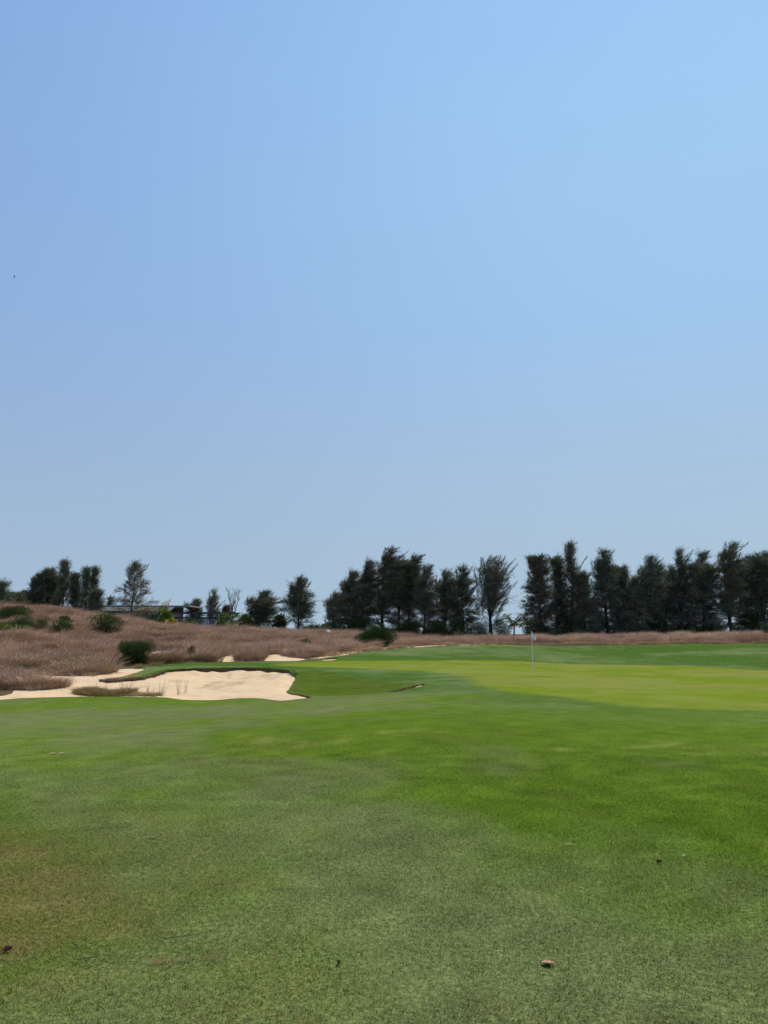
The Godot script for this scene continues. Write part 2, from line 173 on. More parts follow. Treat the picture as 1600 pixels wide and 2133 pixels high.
func tag(o: Node, label: String, category: String, group := "", kind := "") -> void:
	o.set_meta("label", label)
	if category != "": o.set_meta("category", category)
	if group != "": o.set_meta("group", group)
	if kind != "": o.set_meta("kind", kind)

func base(called: String, at: Vector3, turn := 0.0) -> Node3D:
	var o := Node3D.new()
	o.name = numbered(called)
	add_child(o)
	o.position = at
	o.rotation.y = turn
	return o

func part(called: String, mesh: Mesh, mat: Material, parent: Node) -> MeshInstance3D:
	var o := MeshInstance3D.new()
	o.name = numbered(called) if parent == self else called
	o.mesh = mesh
	if mat: o.material_override = mat
	parent.add_child(o, true)
	return o

func array_mesh(v: PackedVector3Array, c := PackedColorArray(), n := PackedVector3Array(), idx := PackedInt32Array()) -> ArrayMesh:
	var a := []
	a.resize(Mesh.ARRAY_MAX)
	a[Mesh.ARRAY_VERTEX] = v
	if c.size(): a[Mesh.ARRAY_COLOR] = c
	if n.size(): a[Mesh.ARRAY_NORMAL] = n
	if idx.size(): a[Mesh.ARRAY_INDEX] = idx
	var m := ArrayMesh.new()
	m.add_surface_from_arrays(Mesh.PRIMITIVE_TRIANGLES, a)
	return m

func lin(r: float, g: float, b: float) -> Color:
	return Color(r, g, b).linear_to_srgb()

func plain(r: float, g: float, b: float, rough := 0.8, spec := 0.5) -> StandardMaterial3D:
	var m := StandardMaterial3D.new()
	m.albedo_color = lin(r, g, b)
	m.roughness = rough
	m.metallic_specular = spec
	return m

func tinted(rough := 0.8, spec := 0.3) -> StandardMaterial3D:
	var m := StandardMaterial3D.new()
	m.vertex_color_use_as_albedo = true
	m.roughness = rough
	m.metallic_specular = spec
	m.cull_mode = BaseMaterial3D.CULL_DISABLED
	return m

func noise_tex(freq: float, lo: Color, hi: Color, seed_: int, size := 512, octaves := 4, normal := false, bump := 4.0) -> NoiseTexture2D:
	var f := FastNoiseLite.new()
	f.seed = seed_
	f.noise_type = FastNoiseLite.TYPE_SIMPLEX_SMOOTH
	f.frequency = freq
	f.fractal_octaves = octaves
	var t := NoiseTexture2D.new()
	t.width = size
	t.height = size
	t.seamless = true
	t.noise = f
	t.as_normal_map = normal
	t.bump_strength = bump
	if not normal:
		var g := Gradient.new()
		g.set_color(0, lo)
		g.set_color(1, hi)
		t.color_ramp = g
	return t

func box(a: Vector3, b: Vector3) -> ArrayMesh:   # corner to corner, edges softened
	var st := SurfaceTool.new()
	st.begin(Mesh.PRIMITIVE_TRIANGLES)
	var s := b - a
	var bm := BoxMesh.new()
	bm.size = s
	st.append_from(bm, 0, Transform3D(Basis(), (a + b) / 2.0))
	return st.commit()

func tube(v: PackedVector3Array, c: PackedColorArray, p: PackedVector3Array, r: PackedFloat32Array, col: Color, sides := 5) -> void:
	var rings := []
	for i in p.size():
		var d := (p[mini(i + 1, p.size() - 1)] - p[maxi(i - 1, 0)]).normalized()
		var s := d.cross(Vector3(0.31, 0.2, 0.93)).normalized()
		var t := d.cross(s)
		var ring := PackedVector3Array()
		for k in sides:
			var a := TAU * k / sides
			ring.append(p[i] + (s * cos(a) + t * sin(a)) * r[i])
		rings.append(ring)
	for i in p.size() - 1:
		for k in sides:
			var k2 := (k + 1) % sides
			for q: Vector3 in [rings[i][k], rings[i + 1][k], rings[i + 1][k2], rings[i][k], rings[i + 1][k2], rings[i][k2]]:
				v.append(q)
				c.append(col)

# ---------- terrain ----------
func survey() -> void:
	grid.resize(HNX * HNZ)
	for j in HNZ:
		for i in HNX:
			var x := (HX + i) / 10.0
			var z := (HZ + j) / 10.0
			var s := PLANE.x + PLANE.y * x + PLANE.z * z
			for q: Vector3 in SURVEY:
				var dx := q.x - x
				var dz := q.y - z
				var r2 := dx * dx + dz * dz
				if r2 > 1e-9: s += q.z * r2 * log(r2) * 0.5
			grid[j * HNX + i] = s

func h(x: float, z: float) -> float:
	var fx := clampf(x - HX, 1.0, HNX - 2.001)
	var fz := clampf(z - HZ, 1.0, HNZ - 2.001)
	var i := int(fx)
	var j := int(fz)
	fx -= i
	fz -= j
	var o := (j - 1) * HNX + i
	var a := cubic_interpolate(grid[o], grid[o + 1], grid[o - 1], grid[o + 2], fx)
	o += HNX
	var b := cubic_interpolate(grid[o], grid[o + 1], grid[o - 1], grid[o + 2], fx)
	o += HNX
	var c := cubic_interpolate(grid[o], grid[o + 1], grid[o - 1], grid[o + 2], fx)
	o += HNX
	var d := cubic_interpolate(grid[o], grid[o + 1], grid[o - 1], grid[o + 2], fx)
	return cubic_interpolate(b, c, a, d, fz)

func in_poly(p: Vector2, poly: PackedVector2Array) -> bool:
	return Geometry2D.is_point_in_polygon(p, poly)

func in_sand(p: Vector2) -> bool:
	for s in sands:
		if s.box.has_point(p) and in_poly(p, s.poly): return true
	return false

func ground(x: float, z: float) -> float:          # the turf or soil surface
	var y := h(x, z)
	var away := clampf((-z - 40.0) / 20.0, 0.0, 1.0)
	return y + n_broad.get_noise_2d(x * 2.0, z * 2.0) * 0.015 + n_mid.get_noise_2d(x, z) * 0.006 + (away * n_mid.get_noise_2d(x * 0.5, z * 0.5) * 0.12 if not in_poly(Vector2(x, z), mown_poly) else 0.0)

func edge_info(p: Vector2, s: Dictionary) -> Vector2:   # distance to the sand's outline, lip height there
	var best := 1e9
	var lip := 0.0
	var poly: PackedVector2Array = s.poly
	for i in poly.size():
		var k := (i + 1) % poly.size()
		var q := Geometry2D.get_closest_point_to_segment(p, poly[i], poly[k])
		var d := p.distance_squared_to(q)
		if d < best:
			best = d
			var len := poly[i].distance_to(poly[k])
			lip = lerpf(s.lips[i], s.lips[k], poly[i].distance_to(q) / maxf(len, 1e-6))
	return Vector2(sqrt(best), lip)

func sand_height(p: Vector2, s: Dictionary) -> float:
	var e := edge_info(p, s)
	var in_ := clampf(e.x / 0.5, 0.0, 1.0)
	var y: float = h(p.x, p.y) - e.y - s.bowl * smoothstep(0.0, 3.0, e.x)
	y += in_ * (n_mid.get_noise_2d(p.x * 1.6, p.y * 1.6) * 0.06 + n_fine.get_noise_2d(p.x * 1.2, p.y * 1.2) * 0.03)
	for q: Vector3 in prints:
		var k := 1.0 - Vector2(p.x - q.x, p.y - q.y).length_squared() / (q.z * q.z)
		if k > 0.0: y -= 0.05 * k
	return y - 0.012

func smooth_outline(ctrl: Array, bowl: float, step := 0.25) -> Dictionary:
	var poly := PackedVector2Array()
	var lips := []
	var n := ctrl.size()
	for i in n:
		var a: Vector3 = ctrl[(i - 1 + n) % n]
		var b: Vector3 = ctrl[i]
		var c: Vector3 = ctrl[(i + 1) % n]
		var d: Vector3 = ctrl[(i + 2) % n]
		var m := maxi(1, int(Vector2(b.x, b.y).distance_to(Vector2(c.x, c.y)) / step))
		for k in m:
			var t := float(k) / m
			var q := b.cubic_interpolate(c, a, d, t)
			# Catmull-Rom may overshoot on uneven spacing: keep half of the straight line
			q = q.lerp(b.lerp(c, t), 0.45)
			var w := n_fine.get_noise_2d(q.x * 2.0, q.y * 2.0) * 0.05
			poly.append(Vector2(q.x + w, q.y + w))
			lips.append(maxf(0.0, q.z * (0.80 + 0.55 * n_fine.get_noise_2d(q.x * 0.8, q.y * 0.8))))
	var r := Rect2(poly[0], Vector2.ZERO)
	for q in poly: r = r.expand(q)
	return {"poly": poly, "lips": lips, "bowl": bowl, "box": r}

func lines(steps: Array) -> PackedFloat32Array:     # [from, to, step] runs
	var out := PackedFloat32Array()
	for s in steps:
		var n := int(round((s[1] - s[0]) / s[2]))
		for k in n: out.append(s[0] + (s[1] - s[0]) * k / n)
	out.append(steps[-1][1])
	return out

func soft(p: Vector2, at: Vector2, r: float) -> float:
	return clampf(1.0 - p.distance_to(at) / r, 0.0, 1.0)

func turf_color(x: float, z: float) -> Color:
	var p := Vector2(x, z)
	var d := -z
	var a := n_broad.get_noise_2d(x, z)
	var b := n_mid.get_noise_2d(x, z * 0.8)
	var c := n_fine.get_noise_2d(x, z)
	var t := n_tint.get_noise_2d(x, z)
	var green := Color(0.110, 0.190, 0.020)
	var grey := Color(0.178, 0.230, 0.092)
	var brown := Color(0.180, 0.155, 0.066)
	var straw := Color(0.240, 0.240, 0.085)
	# lusher grass where the ground holds water, thinner and greyer elsewhere
	var lush := 0.50 + 1.0 * a + 0.8 * b + 0.4 * t
	lush += 0.8 * soft(p, Vector2(2.6, -7.6), 3.6) + 1.1 * soft(p, Vector2(2.4, -12.2), 6.0) + 0.4 * soft(p, Vector2(-2.0, -14.0), 5.0)
	lush -= 0.55 * soft(p, Vector2(-0.5, -5.0), 3.0) + 0.45 * soft(p, Vector2(-5.0, -12.0), 4.0) + 0.3 * soft(p, Vector2(1.0, -3.5), 2.4)
	lush -= 0.8 * clampf(1.0 - absf(d - 24.5 - 0.25 * x) / 5.0, 0.0, 1.0) * clampf((x + 1.0) * 0.4, 0.0, 1.0) * clampf((9.0 - x) * 0.3, 0.0, 1.0)
	var col := grey.lerp(green, clampf(lush, 0.0, 1.0))
	var dry := (0.9 * soft(p, Vector2(-2.6, -6.0), 2.2) + 0.9 * soft(p, Vector2(-2.0, -3.7), 1.9) + 0.5 * soft(p, Vector2(-0.6, -3.4), 1.5)) * (0.8 + 1.6 * b + 1.2 * c) + 0.45 * t + 0.3 * b - 0.22
	if d > 12.0: dry -= 0.4
	col = col.lerp(brown, clampf(dry, 0.0, 0.75))
	col = col.lerp(straw, clampf(0.9 * c * b * 3.0 + 0.5 * t - 0.25, 0.0, 0.4))
	return col * (1.0 + 0.25 * c + 0.18 * b + 0.14 * a)

func ground_color(x: float, z: float) -> Color:
	var p := Vector2(x, z)
	var c := n_fine.get_noise_2d(x, z)
	var b := n_mid.get_noise_2d(x, z)
	var inside := 0.0
	if green_box.has_point(p):
		for k in 8: inside += 0.125 if in_poly(p + Vector2(cos(k * PI / 4.0), sin(k * PI / 4.0)) * (0.18 + 0.2 * (k % 2) + 0.15 * c), green_poly) else 0.0
	if inside > 0.0 or in_poly(p, mown_poly):
		var a := n_broad.get_noise_2d(x * 0.8, z * 1.3)
		var f := Color(0.080, 0.158, 0.030).lerp(Color(0.165, 0.232, 0.096), clampf(0.26 + 1.3 * a + 0.7 * b, 0.0, 1.0))
		f = f * (1.0 + 0.24 * c)
		var w := maxf(clampf((-z - 21.0) / 5.0, 0.0, 1.0), clampf((-z - 13.0) / 4.0, 0.0, 1.0) * clampf((x - 1.0) / 4.0, 0.0, 0.6)) * clampf((x + 8.0) / 3.0, 0.0, 1.0)
		if z < -33.0: w = 1.0
		var turf := turf_color(x, z).lerp(f, w)
		if in_poly(p, bowl_poly): turf = Color(0.082, 0.142, 0.016).lerp(Color(0.105, 0.150, 0.030), clampf(0.5 + 1.4 * b, 0.0, 1.0)) * (1.0 + 0.35 * c)
		if inside > 0.0:
			var g := Color(0.172, 0.250, 0.022).lerp(Color(0.250, 0.272, 0.080), clampf(0.22 + 1.3 * n_broad.get_noise_2d(x * 0.9, z * 1.2) + 0.55 * soft(p, Vector2(15.0, -24.0), 11.0) + 0.5 * b, 0.0, 0.62))
			turf = turf.lerp(g * (1.0 + 0.10 * c + 0.08 * b), inside)
		return turf
	var soil := Color(0.130, 0.088, 0.060).lerp(Color(0.20, 0.145, 0.095), clampf(0.5 + c, 0.0, 1.0))
	if z > -44.0: soil = soil.lerp(Color(0.10, 0.095, 0.045), 0.5)
	return soil

func build_ground() -> void:
	var xs := lines([[-620.0, -220.0, 80.0], [-220.0, -66.0, 14.0], [-66.0, -25.0, 1.0], [-25.0, 29.0, 0.2], [29.0, 66.0, 1.0], [66.0, 220.0, 14.0], [220.0, 620.0, 80.0]])
	var ds := lines([[-300.0, -30.0, 30.0], [-30.0, 2.0, 1.0], [2.0, 66.0, 0.2], [66.0, 100.0, 0.8], [100.0, 136.0, 2.0], [136.0, 700.0, 47.0]])
	var nx := xs.size()
	var nz := ds.size()
	var v := PackedVector3Array()
	var c := PackedColorArray()
	v.resize(nx * nz)
	c.resize(nx * nz)
	for j in nz:
		for i in nx:
			v[j * nx + i] = Vector3(xs[i], ground(xs[i], -ds[j]), -ds[j])
			c[j * nx + i] = ground_color(xs[i], -ds[j])
	var n := PackedVector3Array()
	n.resize(nx * nz)
	for j in nz:
		for i in nx:
			var l := v[j * nx + maxi(i - 1, 0)]
			var r := v[j * nx + mini(i + 1, nx - 1)]
			var f := v[maxi(j - 1, 0) * nx + i]
			var k := v[mini(j + 1, nz - 1) * nx + i]
			n[j * nx + i] = (r - l).cross(k - f).normalized()
	var zone := {"ground": PackedInt32Array(), "fairway": PackedInt32Array(), "putting_green": PackedInt32Array()}
	var cut := {"ground": [], "fairway": [], "putting_green": []}
	for j in nz - 1:
		for i in nx - 1:
			var mid := Vector2((xs[i] + xs[i + 1]) / 2.0, -(ds[j] + ds[j + 1]) / 2.0)
			var which := "putting_green" if in_poly(mid, green_poly) else "fairway" if in_poly(mid, mown_poly) else "ground"
			var a := j * nx + i
			var pieces := []
			var touched := false
			var rect := Rect2(xs[i], -ds[j + 1], xs[i + 1] - xs[i], ds[j + 1] - ds[j])
			for s in sands:
				if not s.box.intersects(rect): continue
				var q := PackedVector2Array([rect.position, rect.position + Vector2(rect.size.x, 0), rect.end, rect.position + Vector2(0, rect.size.y)])
				if not touched:
					pieces = [q]
				touched = true
				var left := []
				for piece in pieces: left.append_array(Geometry2D.clip_polygons(piece, s.poly))
				pieces = left
			if not touched or pieces.size() == 1 and pieces[0].size() == 4 and is_equal_approx(absf(area(pieces[0])), rect.get_area()):
				zone[which].append_array([a, a + nx, a + nx + 1, a, a + nx + 1, a + 1])
			elif pieces.size():
				cut[which].append_array(pieces)
	var about := {"ground": ["brown sandy dune ground under the dry grass", "ground"], "fairway": ["mown patchy green fairway sweeping round the bunker", "fairway"], "putting_green": ["smooth yellow-green putting green around the flagstick", "putting green"]}
	for which: String in zone:
		var keep := {}
		var vv := PackedVector3Array()
		var cc := PackedColorArray()
		var nn := PackedVector3Array()
		var idx := PackedInt32Array()
		for q in zone[which]:
			if not keep.has(q):
				keep[q] = vv.size()
				vv.append(v[q])
				cc.append(c[q])
				nn.append(n[q])
			idx.append(keep[q])
		for piece: PackedVector2Array in cut[which]:
			var t := Geometry2D.triangulate_polygon(piece)
			var at := vv.size()
			for q in piece:
				vv.append(Vector3(q.x, ground(q.x, q.y), q.y))
				cc.append(ground_color(q.x, q.y))
				nn.append(Vector3(-(h(q.x + 0.1, q.y) - h(q.x - 0.1, q.y)) * 5.0, 1.0, -(h(q.x, q.y + 0.1) - h(q.x, q.y - 0.1)) * 5.0).normalized())
			for k in range(0, t.size(), 3):
				var p0 := piece[t[k]]
				var p1 := piece[t[k + 1]]
				var p2 := piece[t[k + 2]]
				if (p1 - p0).cross(p2 - p0) > 0.0: idx.append_array([at + t[k], at + t[k + 1], at + t[k + 2]])
				else: idx.append_array([at + t[k], at + t[k + 2], at + t[k + 1]])
		var o := part(which, array_mesh(vv, cc, nn, idx), M.soil if which == "ground" else M.green if which == "putting_green" else M.turf, self)
		tag(o, about[which][0], about[which][1], "", "structure")

func area(p: PackedVector2Array) -> float:
	var s := 0.0
	for i in p.size(): s += p[i].cross(p[(i + 1) % p.size()])
	return s / 2.0

func sand_color(p: Vector2) -> Color:
	var b := n_mid.get_noise_2d(p.x, p.y)
	var c := n_fine.get_noise_2d(p.x * 0.7, p.y * 0.7)
	var col := Color(0.620, 0.494, 0.345) * (1.0 + 0.06 * b + 0.06 * c)
	for d in DAMP:
		if in_poly(p, PackedVector2Array(d)): col = col * 0.84
	return col

func build_sand(s: Dictionary, called: String, label: String, cell: float) -> void:
	var root := base(called, Vector3.ZERO)
	tag(root, label, "bunker", "", "structure")
	var v := PackedVector3Array()
	var c := PackedColorArray()
	var r: Rect2 = s.box
	for j in int(r.size.y / cell) + 1:
		for i in int(r.size.x / cell) + 1:
			var o := r.position + Vector2(i, j) * cell
			var q := PackedVector2Array([o, o + Vector2(cell, 0), o + Vector2(cell, cell), o + Vector2(0, cell)])
			for piece: PackedVector2Array in Geometry2D.intersect_polygons(q, s.poly):
				var t := Geometry2D.triangulate_polygon(piece)
				var top := PackedVector3Array()
				for k in piece: top.append(Vector3(k.x, sand_height(k, s), k.y))
				var col := sand_color(o + Vector2(cell, cell) / 2.0)
				for k in range(0, t.size(), 3):
					var a := top[t[k]]
					var b := top[t[k + 1]]
					var d := top[t[k + 2]]
					if (b - a).cross(d - a).y > 0.0:
						var w := b
						b = d
						d = w
					for w2: Vector3 in [a, b, d]:
						v.append(w2)
						c.append(col)
	var st := SurfaceTool.new()
	st.create_from_arrays(array_mesh(v, c).surface_get_arrays(0))
	st.index()
	st.generate_normals()
	part("sand", st.commit(), M.sand, root)
	# the cut earth face under the turf
	var poly: PackedVector2Array = s.poly
	var n := poly.size()
	var ccw := area(poly) > 0.0
	v = PackedVector3Array()
	c = PackedColorArray()
	var rows := 5
	var cols := []
	for i in n:
		var tang := (poly[(i + 1) % n] - poly[(i - 1 + n) % n]).normalized()
		var inward := Vector2(-tang.y, tang.x) if ccw else Vector2(tang.y, -tang.x)
		var line := []
		var y0 := ground(poly[i].x, poly[i].y) + 0.004
		var y1: float = h(poly[i].x, poly[i].y) - s.lips[i] - 0.06
		for k in rows:
			var f := float(k) / (rows - 1)
			var bulge := 0.03 * sin(f * PI) * -1.0 + n_fine.get_noise_3d(poly[i].x * 6.0, f * 3.0, poly[i].y * 6.0) * 0.05 * f + 0.05 * f
			var q := poly[i] + inward * (bulge if s.lips[i] > 0.03 else 0.0)
			line.append(Vector3(q.x, lerpf(y0, y1, f), q.y))
		cols.append(line)
	for i in n:
		var k := (i + 1) % n
		if s.lips[i] < 0.01 and s.lips[k] < 0.01: continue
		for f in rows - 1:
			var col := Color(0.135, 0.095, 0.062) * (1.0 + 0.5 * n_fine.get_noise_3d(poly[i].x * 5.0, f * 2.0, poly[i].y * 5.0))
			for q: Vector3 in [cols[i][f], cols[k][f], cols[k][f + 1], cols[i][f], cols[k][f + 1], cols[i][f + 1]]:
				v.append(q)
				c.append(col)
	if v.size(): part("earth_lip", array_mesh(v, c), M.earth, root)

# ---------- grass ----------
func blade_patch(rng: RandomNumberGenerator, radius: float, count: int, lo: float, hi: float, width: float) -> ArrayMesh:
	var v := PackedVector3Array()
	var c := PackedColorArray()
	for k in count:
		var a := rng.randf() * TAU
		var r := radius * sqrt(rng.randf())
		var p := Vector3(cos(a) * r, -0.004, sin(a) * r)
		var lean := rng.randf() * TAU
		var tall := rng.randf_range(lo, hi)
		var tip := p + Vector3(cos(lean) * tall * rng.randf_range(0.3, 1.3), tall * rng.randf_range(0.45, 1.0), sin(lean) * tall * rng.randf_range(0.3, 1.3))
		var side := Vector3(cos(lean + PI / 2), 0, sin(lean + PI / 2)) * width * rng.randf_range(0.6, 1.2)
		var g := rng.randf_range(0.60, 1.42)
		var col := Color(g, g, g)
		var kind := rng.randf()
		if kind < 0.10: col = Color(1.75 * g, 1.40 * g, 1.5 * g)
		elif kind < 0.17: col = Color(1.25 * g, 0.75 * g, 0.8 * g)
		v.append_array([p - side, p + side, tip])
		c.append_array([col, col, col])
	return array_mesh(v, c)

func scatter(called: String, mesh: Mesh, mat: Material, at: Array, cols: PackedColorArray, parent: Node) -> MultiMeshInstance3D:
	var mm := MultiMesh.new()
	mm.transform_format = MultiMesh.TRANSFORM_3D
	mm.use_colors = true
	mm.mesh = mesh
	mm.instance_count = at.size()
	for i in at.size():
		mm.set_instance_transform(i, at[i])
		mm.set_instance_color(i, cols[i])
	var o := MultiMeshInstance3D.new()
	o.name = numbered(called) if parent == self else called
	o.multimesh = mm
	o.material_override = mat
	o.set_meta("kind", "stuff")
	parent.add_child(o, true)
	return o

func slope_basis(x: float, z: float, turn: float) -> Basis:
	var up := Vector3(-(h(x + 0.2, z) - h(x - 0.2, z)) * 2.5, 1.0, -(h(x, z + 0.2) - h(x, z - 0.2)) * 2.5).normalized()
	var s := up.cross(Vector3(0, 0, 1)).normalized()
	return Basis(s, up, s.cross(up)) * Basis(Vector3.UP, turn)

func build_turf() -> void:
	var rng := RandomNumberGenerator.new()
	rng.seed = 11
	var root := base("turf_grass", Vector3.ZERO)
	tag(root, "short mown turf blades covering the near fairway", "grass", "", "stuff")
	var kinds := [[], [], [], []]
	var tints := [PackedColorArray(), PackedColorArray(), PackedColorArray(), PackedColorArray()]
	var d := 2.4
	var step := 0.15
	while d < 14.5:
		var x := -0.62 * d - 1.2
		while x < 0.62 * d + 1.2:
			var px := x + rng.randf_range(-0.07, 0.07)
			var pz := -d + rng.randf_range(-0.07, 0.07)
			x += step
			if rng.randf() < (d - 5.5) / 9.0 or in_sand(Vector2(px, pz)) or in_poly(Vector2(px, pz), green_poly) or not in_poly(Vector2(px, pz), mown_poly): continue
			var k := rng.randi() % 4
			var s := rng.randf_range(0.85, 1.15)
			var tall := s * clampf(1.5 - d / 11.0, 0.35, 1.0)
			kinds[k].append(Transform3D(slope_basis(px, pz, rng.randf() * TAU).scaled_local(Vector3(s, tall, s)), Vector3(px, ground(px, pz), pz)))
			tints[k].append(turf_color(px, pz) * 1.14 * rng.randf_range(0.90, 1.10))
		d += step
	for k in 4:
		scatter("blades", blade_patch(rng, 0.16, 330, 0.012, 0.030, 0.0024), M.blade, kinds[k], tints[k], root)

func dry_tuft(rng: RandomNumberGenerator, blades: int, tall: float, spread: float, width: float, lean: float) -> ArrayMesh:
	var v := PackedVector3Array()
	var c := PackedColorArray()
	for k in blades:
		var a := rng.randf() * TAU
		var r := spread * sqrt(rng.randf())
		var p := Vector3(cos(a) * r * 0.6, -0.03, sin(a) * r * 0.6)
		var hh := tall * rng.randf_range(0.45, 1.1)
		var out := Vector3(cos(a), 0, sin(a)) * r * rng.randf_range(0.5, 1.6) + Vector3(lean * hh * rng.randf_range(0.3, 1.2), 0, rng.randf_range(-0.1, 0.1) * hh)
		var m := p + out * 0.35 + Vector3(0, hh * 0.62, 0)
		var t := p + out + Vector3(0, hh * rng.randf_range(0.80, 1.0), 0)
		var f := rng.randf() * TAU
		var side := Vector3(cos(f), 0, sin(f)) * width * rng.randf_range(0.5, 1.2)
		var g := rng.randf_range(0.65, 1.30)
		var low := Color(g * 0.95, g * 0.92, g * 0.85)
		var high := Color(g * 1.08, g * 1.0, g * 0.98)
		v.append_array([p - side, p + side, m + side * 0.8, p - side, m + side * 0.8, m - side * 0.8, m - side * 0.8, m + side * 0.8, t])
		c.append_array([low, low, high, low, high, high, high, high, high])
	return array_mesh(v, c)

func build_dry_grass() -> void:
	var rng := RandomNumberGenerator.new()
	rng.seed = 5
	var tall := []
	for k in 4: tall.append(dry_tuft(rng, 95, 0.55, 0.36, 0.0062, 0.50))
	var low := []
	for k in 3: low.append(dry_tuft(rng, 80, 0.28, 0.34, 0.007, 0.15))
	var scrub := []
	for k in 3: scrub.append(dry_tuft(rng, 170, 0.38, 0.50, 0.0070, 0.15))
	var sets := {
		"dune": {"meshes": tall, "at": [[], [], [], []], "col": [PackedColorArray(), PackedColorArray(), PackedColorArray(), PackedColorArray()]},
		"band": {"meshes": tall, "at": [[], [], [], []], "col": [PackedColorArray(), PackedColorArray(), PackedColorArray(), PackedColorArray()]},
		"thicket": {"meshes": scrub, "at": [[], [], []], "col": [PackedColorArray(), PackedColorArray(), PackedColorArray()]},
		"edge": {"meshes": low, "at": [[], [], []], "col": [PackedColorArray(), PackedColorArray(), PackedColorArray()]},
	}
	var clearings := []
	for q: Array in BUSHES: clearings.append(Vector3(q[0], q[1], q[3] * 0.46))
	clearings.append(Vector3(-5.1, -71.0, 0.7))
	clearings.append(Vector3(BUSHES[0][0] - 0.2, BUSHES[0][1] + 2.6, 0.9))
	var d := 26.0
	while d < 92.0:
		var step := 0.30 if d < 66.0 else 0.36
		var x := -0.62 * d - 2.0
		while x < 0.62 * d + 2.0:
			var px := x + rng.randf_range(-0.2, 0.2)
			var pz := -d + rng.randf_range(-0.2, 0.2)
			x += step
			var p := Vector2(px, pz)
			if in_poly(p, mown_poly) or in_sand(p) and not (in_poly(p, sands[6].poly) and rng.randf() < 0.35): continue
			if px > -7.0 and d > 78.0: continue
			var near_turf := in_poly(p + Vector2(0, 1.3), mown_poly) or in_poly(p + Vector2(0.8, 0.0), mown_poly) or in_sand(p + Vector2(0, 0.5))
			var b := n_mid.get_noise_2d(px * 0.6, pz * 0.6)
			var a := n_broad.get_noise_2d(px, pz)
			var c := n_fine.get_noise_2d(px, pz)
			if b < -0.42 and c < 0.0: continue
			var clear := false
			for q: Vector3 in clearings:
				if absf(px - q.x) < q.z and pz > q.y - q.z * 0.5 and pz < q.y + q.z * 0.5 + 2.6: clear = true
			for q in range(3, 6):
				if in_poly(p + Vector2(0, -0.6), sands[q].poly) or in_poly(p + Vector2(0.5, -0.3), sands[q].poly) or in_poly(p + Vector2(-0.5, -0.3), sands[q].poly) or in_poly(p + Vector2(0, -1.2), sands[q].poly) or in_poly(p + Vector2(0, -2.4), sands[q].poly) or in_poly(p + Vector2(0, -3.6), sands[q].poly): clear = true
			if in_poly(p + Vector2(0, -4.8), sands[3].poly): clear = true
			if clear and rng.randf() < 0.975: continue
			var which := "edge" if near_turf or (d < 38.0 and b < 0.05) else "dune" if px < -2.0 + (d - 50.0) * 0.05 else "band"
			var col := Color(0.450, 0.325, 0.235).lerp(Color(0.610, 0.480, 0.350), clampf(0.5 + 1.2 * b, 0.0, 1.0))
			col = col.lerp(Color(0.370, 0.250, 0.172), clampf(0.2 + 1.5 * a, 0.0, 0.8))
			# greener growth at the foot of the dune
			var moist := clampf((46.0 - d) / 6.0, 0.0, 1.0) * clampf(0.55 + 1.6 * n_tint.get_noise_2d(px * 0.5, pz * 0.5), 0.0, 1.0) * clampf((px + 17.5) / 2.5, 0.0, 1.0) * clampf((d - 32.5) / 2.0, 0.0, 1.0)
			moist = maxf(moist, clampf(n_tint.get_noise_2d(px * 0.7 + 50.0, pz * 0.7) * 2.2 - 0.5, 0.0, 0.7))
			col = col.lerp(Color(0.340, 0.315, 0.120), moist)
			if which == "edge" and px > -12.0: col = col.lerp(Color(0.36, 0.31, 0.14), 0.45 if d < 48.0 else 0.15)
			var size := rng.randf_range(0.6, 1.15) * (1.0 + 0.7 * b + 0.4 * c)
			if which == "band": size *= 1.05
			if d < 36.0: size *= 0.75
			if which == "edge" and px > -16.0 and d > 40.0 and d < 49.0: size *= 0.32
			if which == "dune" and rng.randf() < 0.22:
				size *= 1.35
				col = col.lerp(Color(0.62, 0.50, 0.39), 0.5)
			elif which == "dune" and (c + 0.6 * b > 0.18 or d < 40.0 and b > -0.2):      # dense low thickets among the wispy tufts
				which = "thicket"
				size *= 1.25
				col = col.lerp(Color(0.240, 0.175, 0.105), 0.65)
			var s: Dictionary = sets[which]
			var k: int = rng.randi() % s.meshes.size()
			s.at[k].append(Transform3D(Basis(Vector3.UP, rng.randf_range(-0.6, 0.6)).scaled(Vector3(size, size * rng.randf_range(0.85, 1.2), size)), Vector3(px, ground(px, pz), pz)))
			s.col[k].append(col * Color(0.93, 0.90, 0.93) * rng.randf_range(0.75, 1.15) * (1.0 + 0.35 * c))
		d += step
	var say := {"dune": "reddish brown dry bunch grass covering the dune", "thicket": "darker low thickets scattered through the dune grass", "band": "band of tall dry grass between the putting green and the trees", "edge": "low scrubby grass along the edges of the sand and turf"}
	for which: String in sets:
		var root := base("dry_grass", Vector3.ZERO)
		tag(root, say[which], "dry grass", "", "stuff")
		for k in sets[which].meshes.size():
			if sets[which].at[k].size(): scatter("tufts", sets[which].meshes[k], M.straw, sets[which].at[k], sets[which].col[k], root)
	# the scrubby island in the bunker and thin stalks in the sand
	var root2 := base("scrub_island", Vector3.ZERO)
	tag(root2, "low island of scrubby brown-green grass lying in the bunker sand", "grass clump", "", "stuff")
	var at := []
	var cols := PackedColorArray()
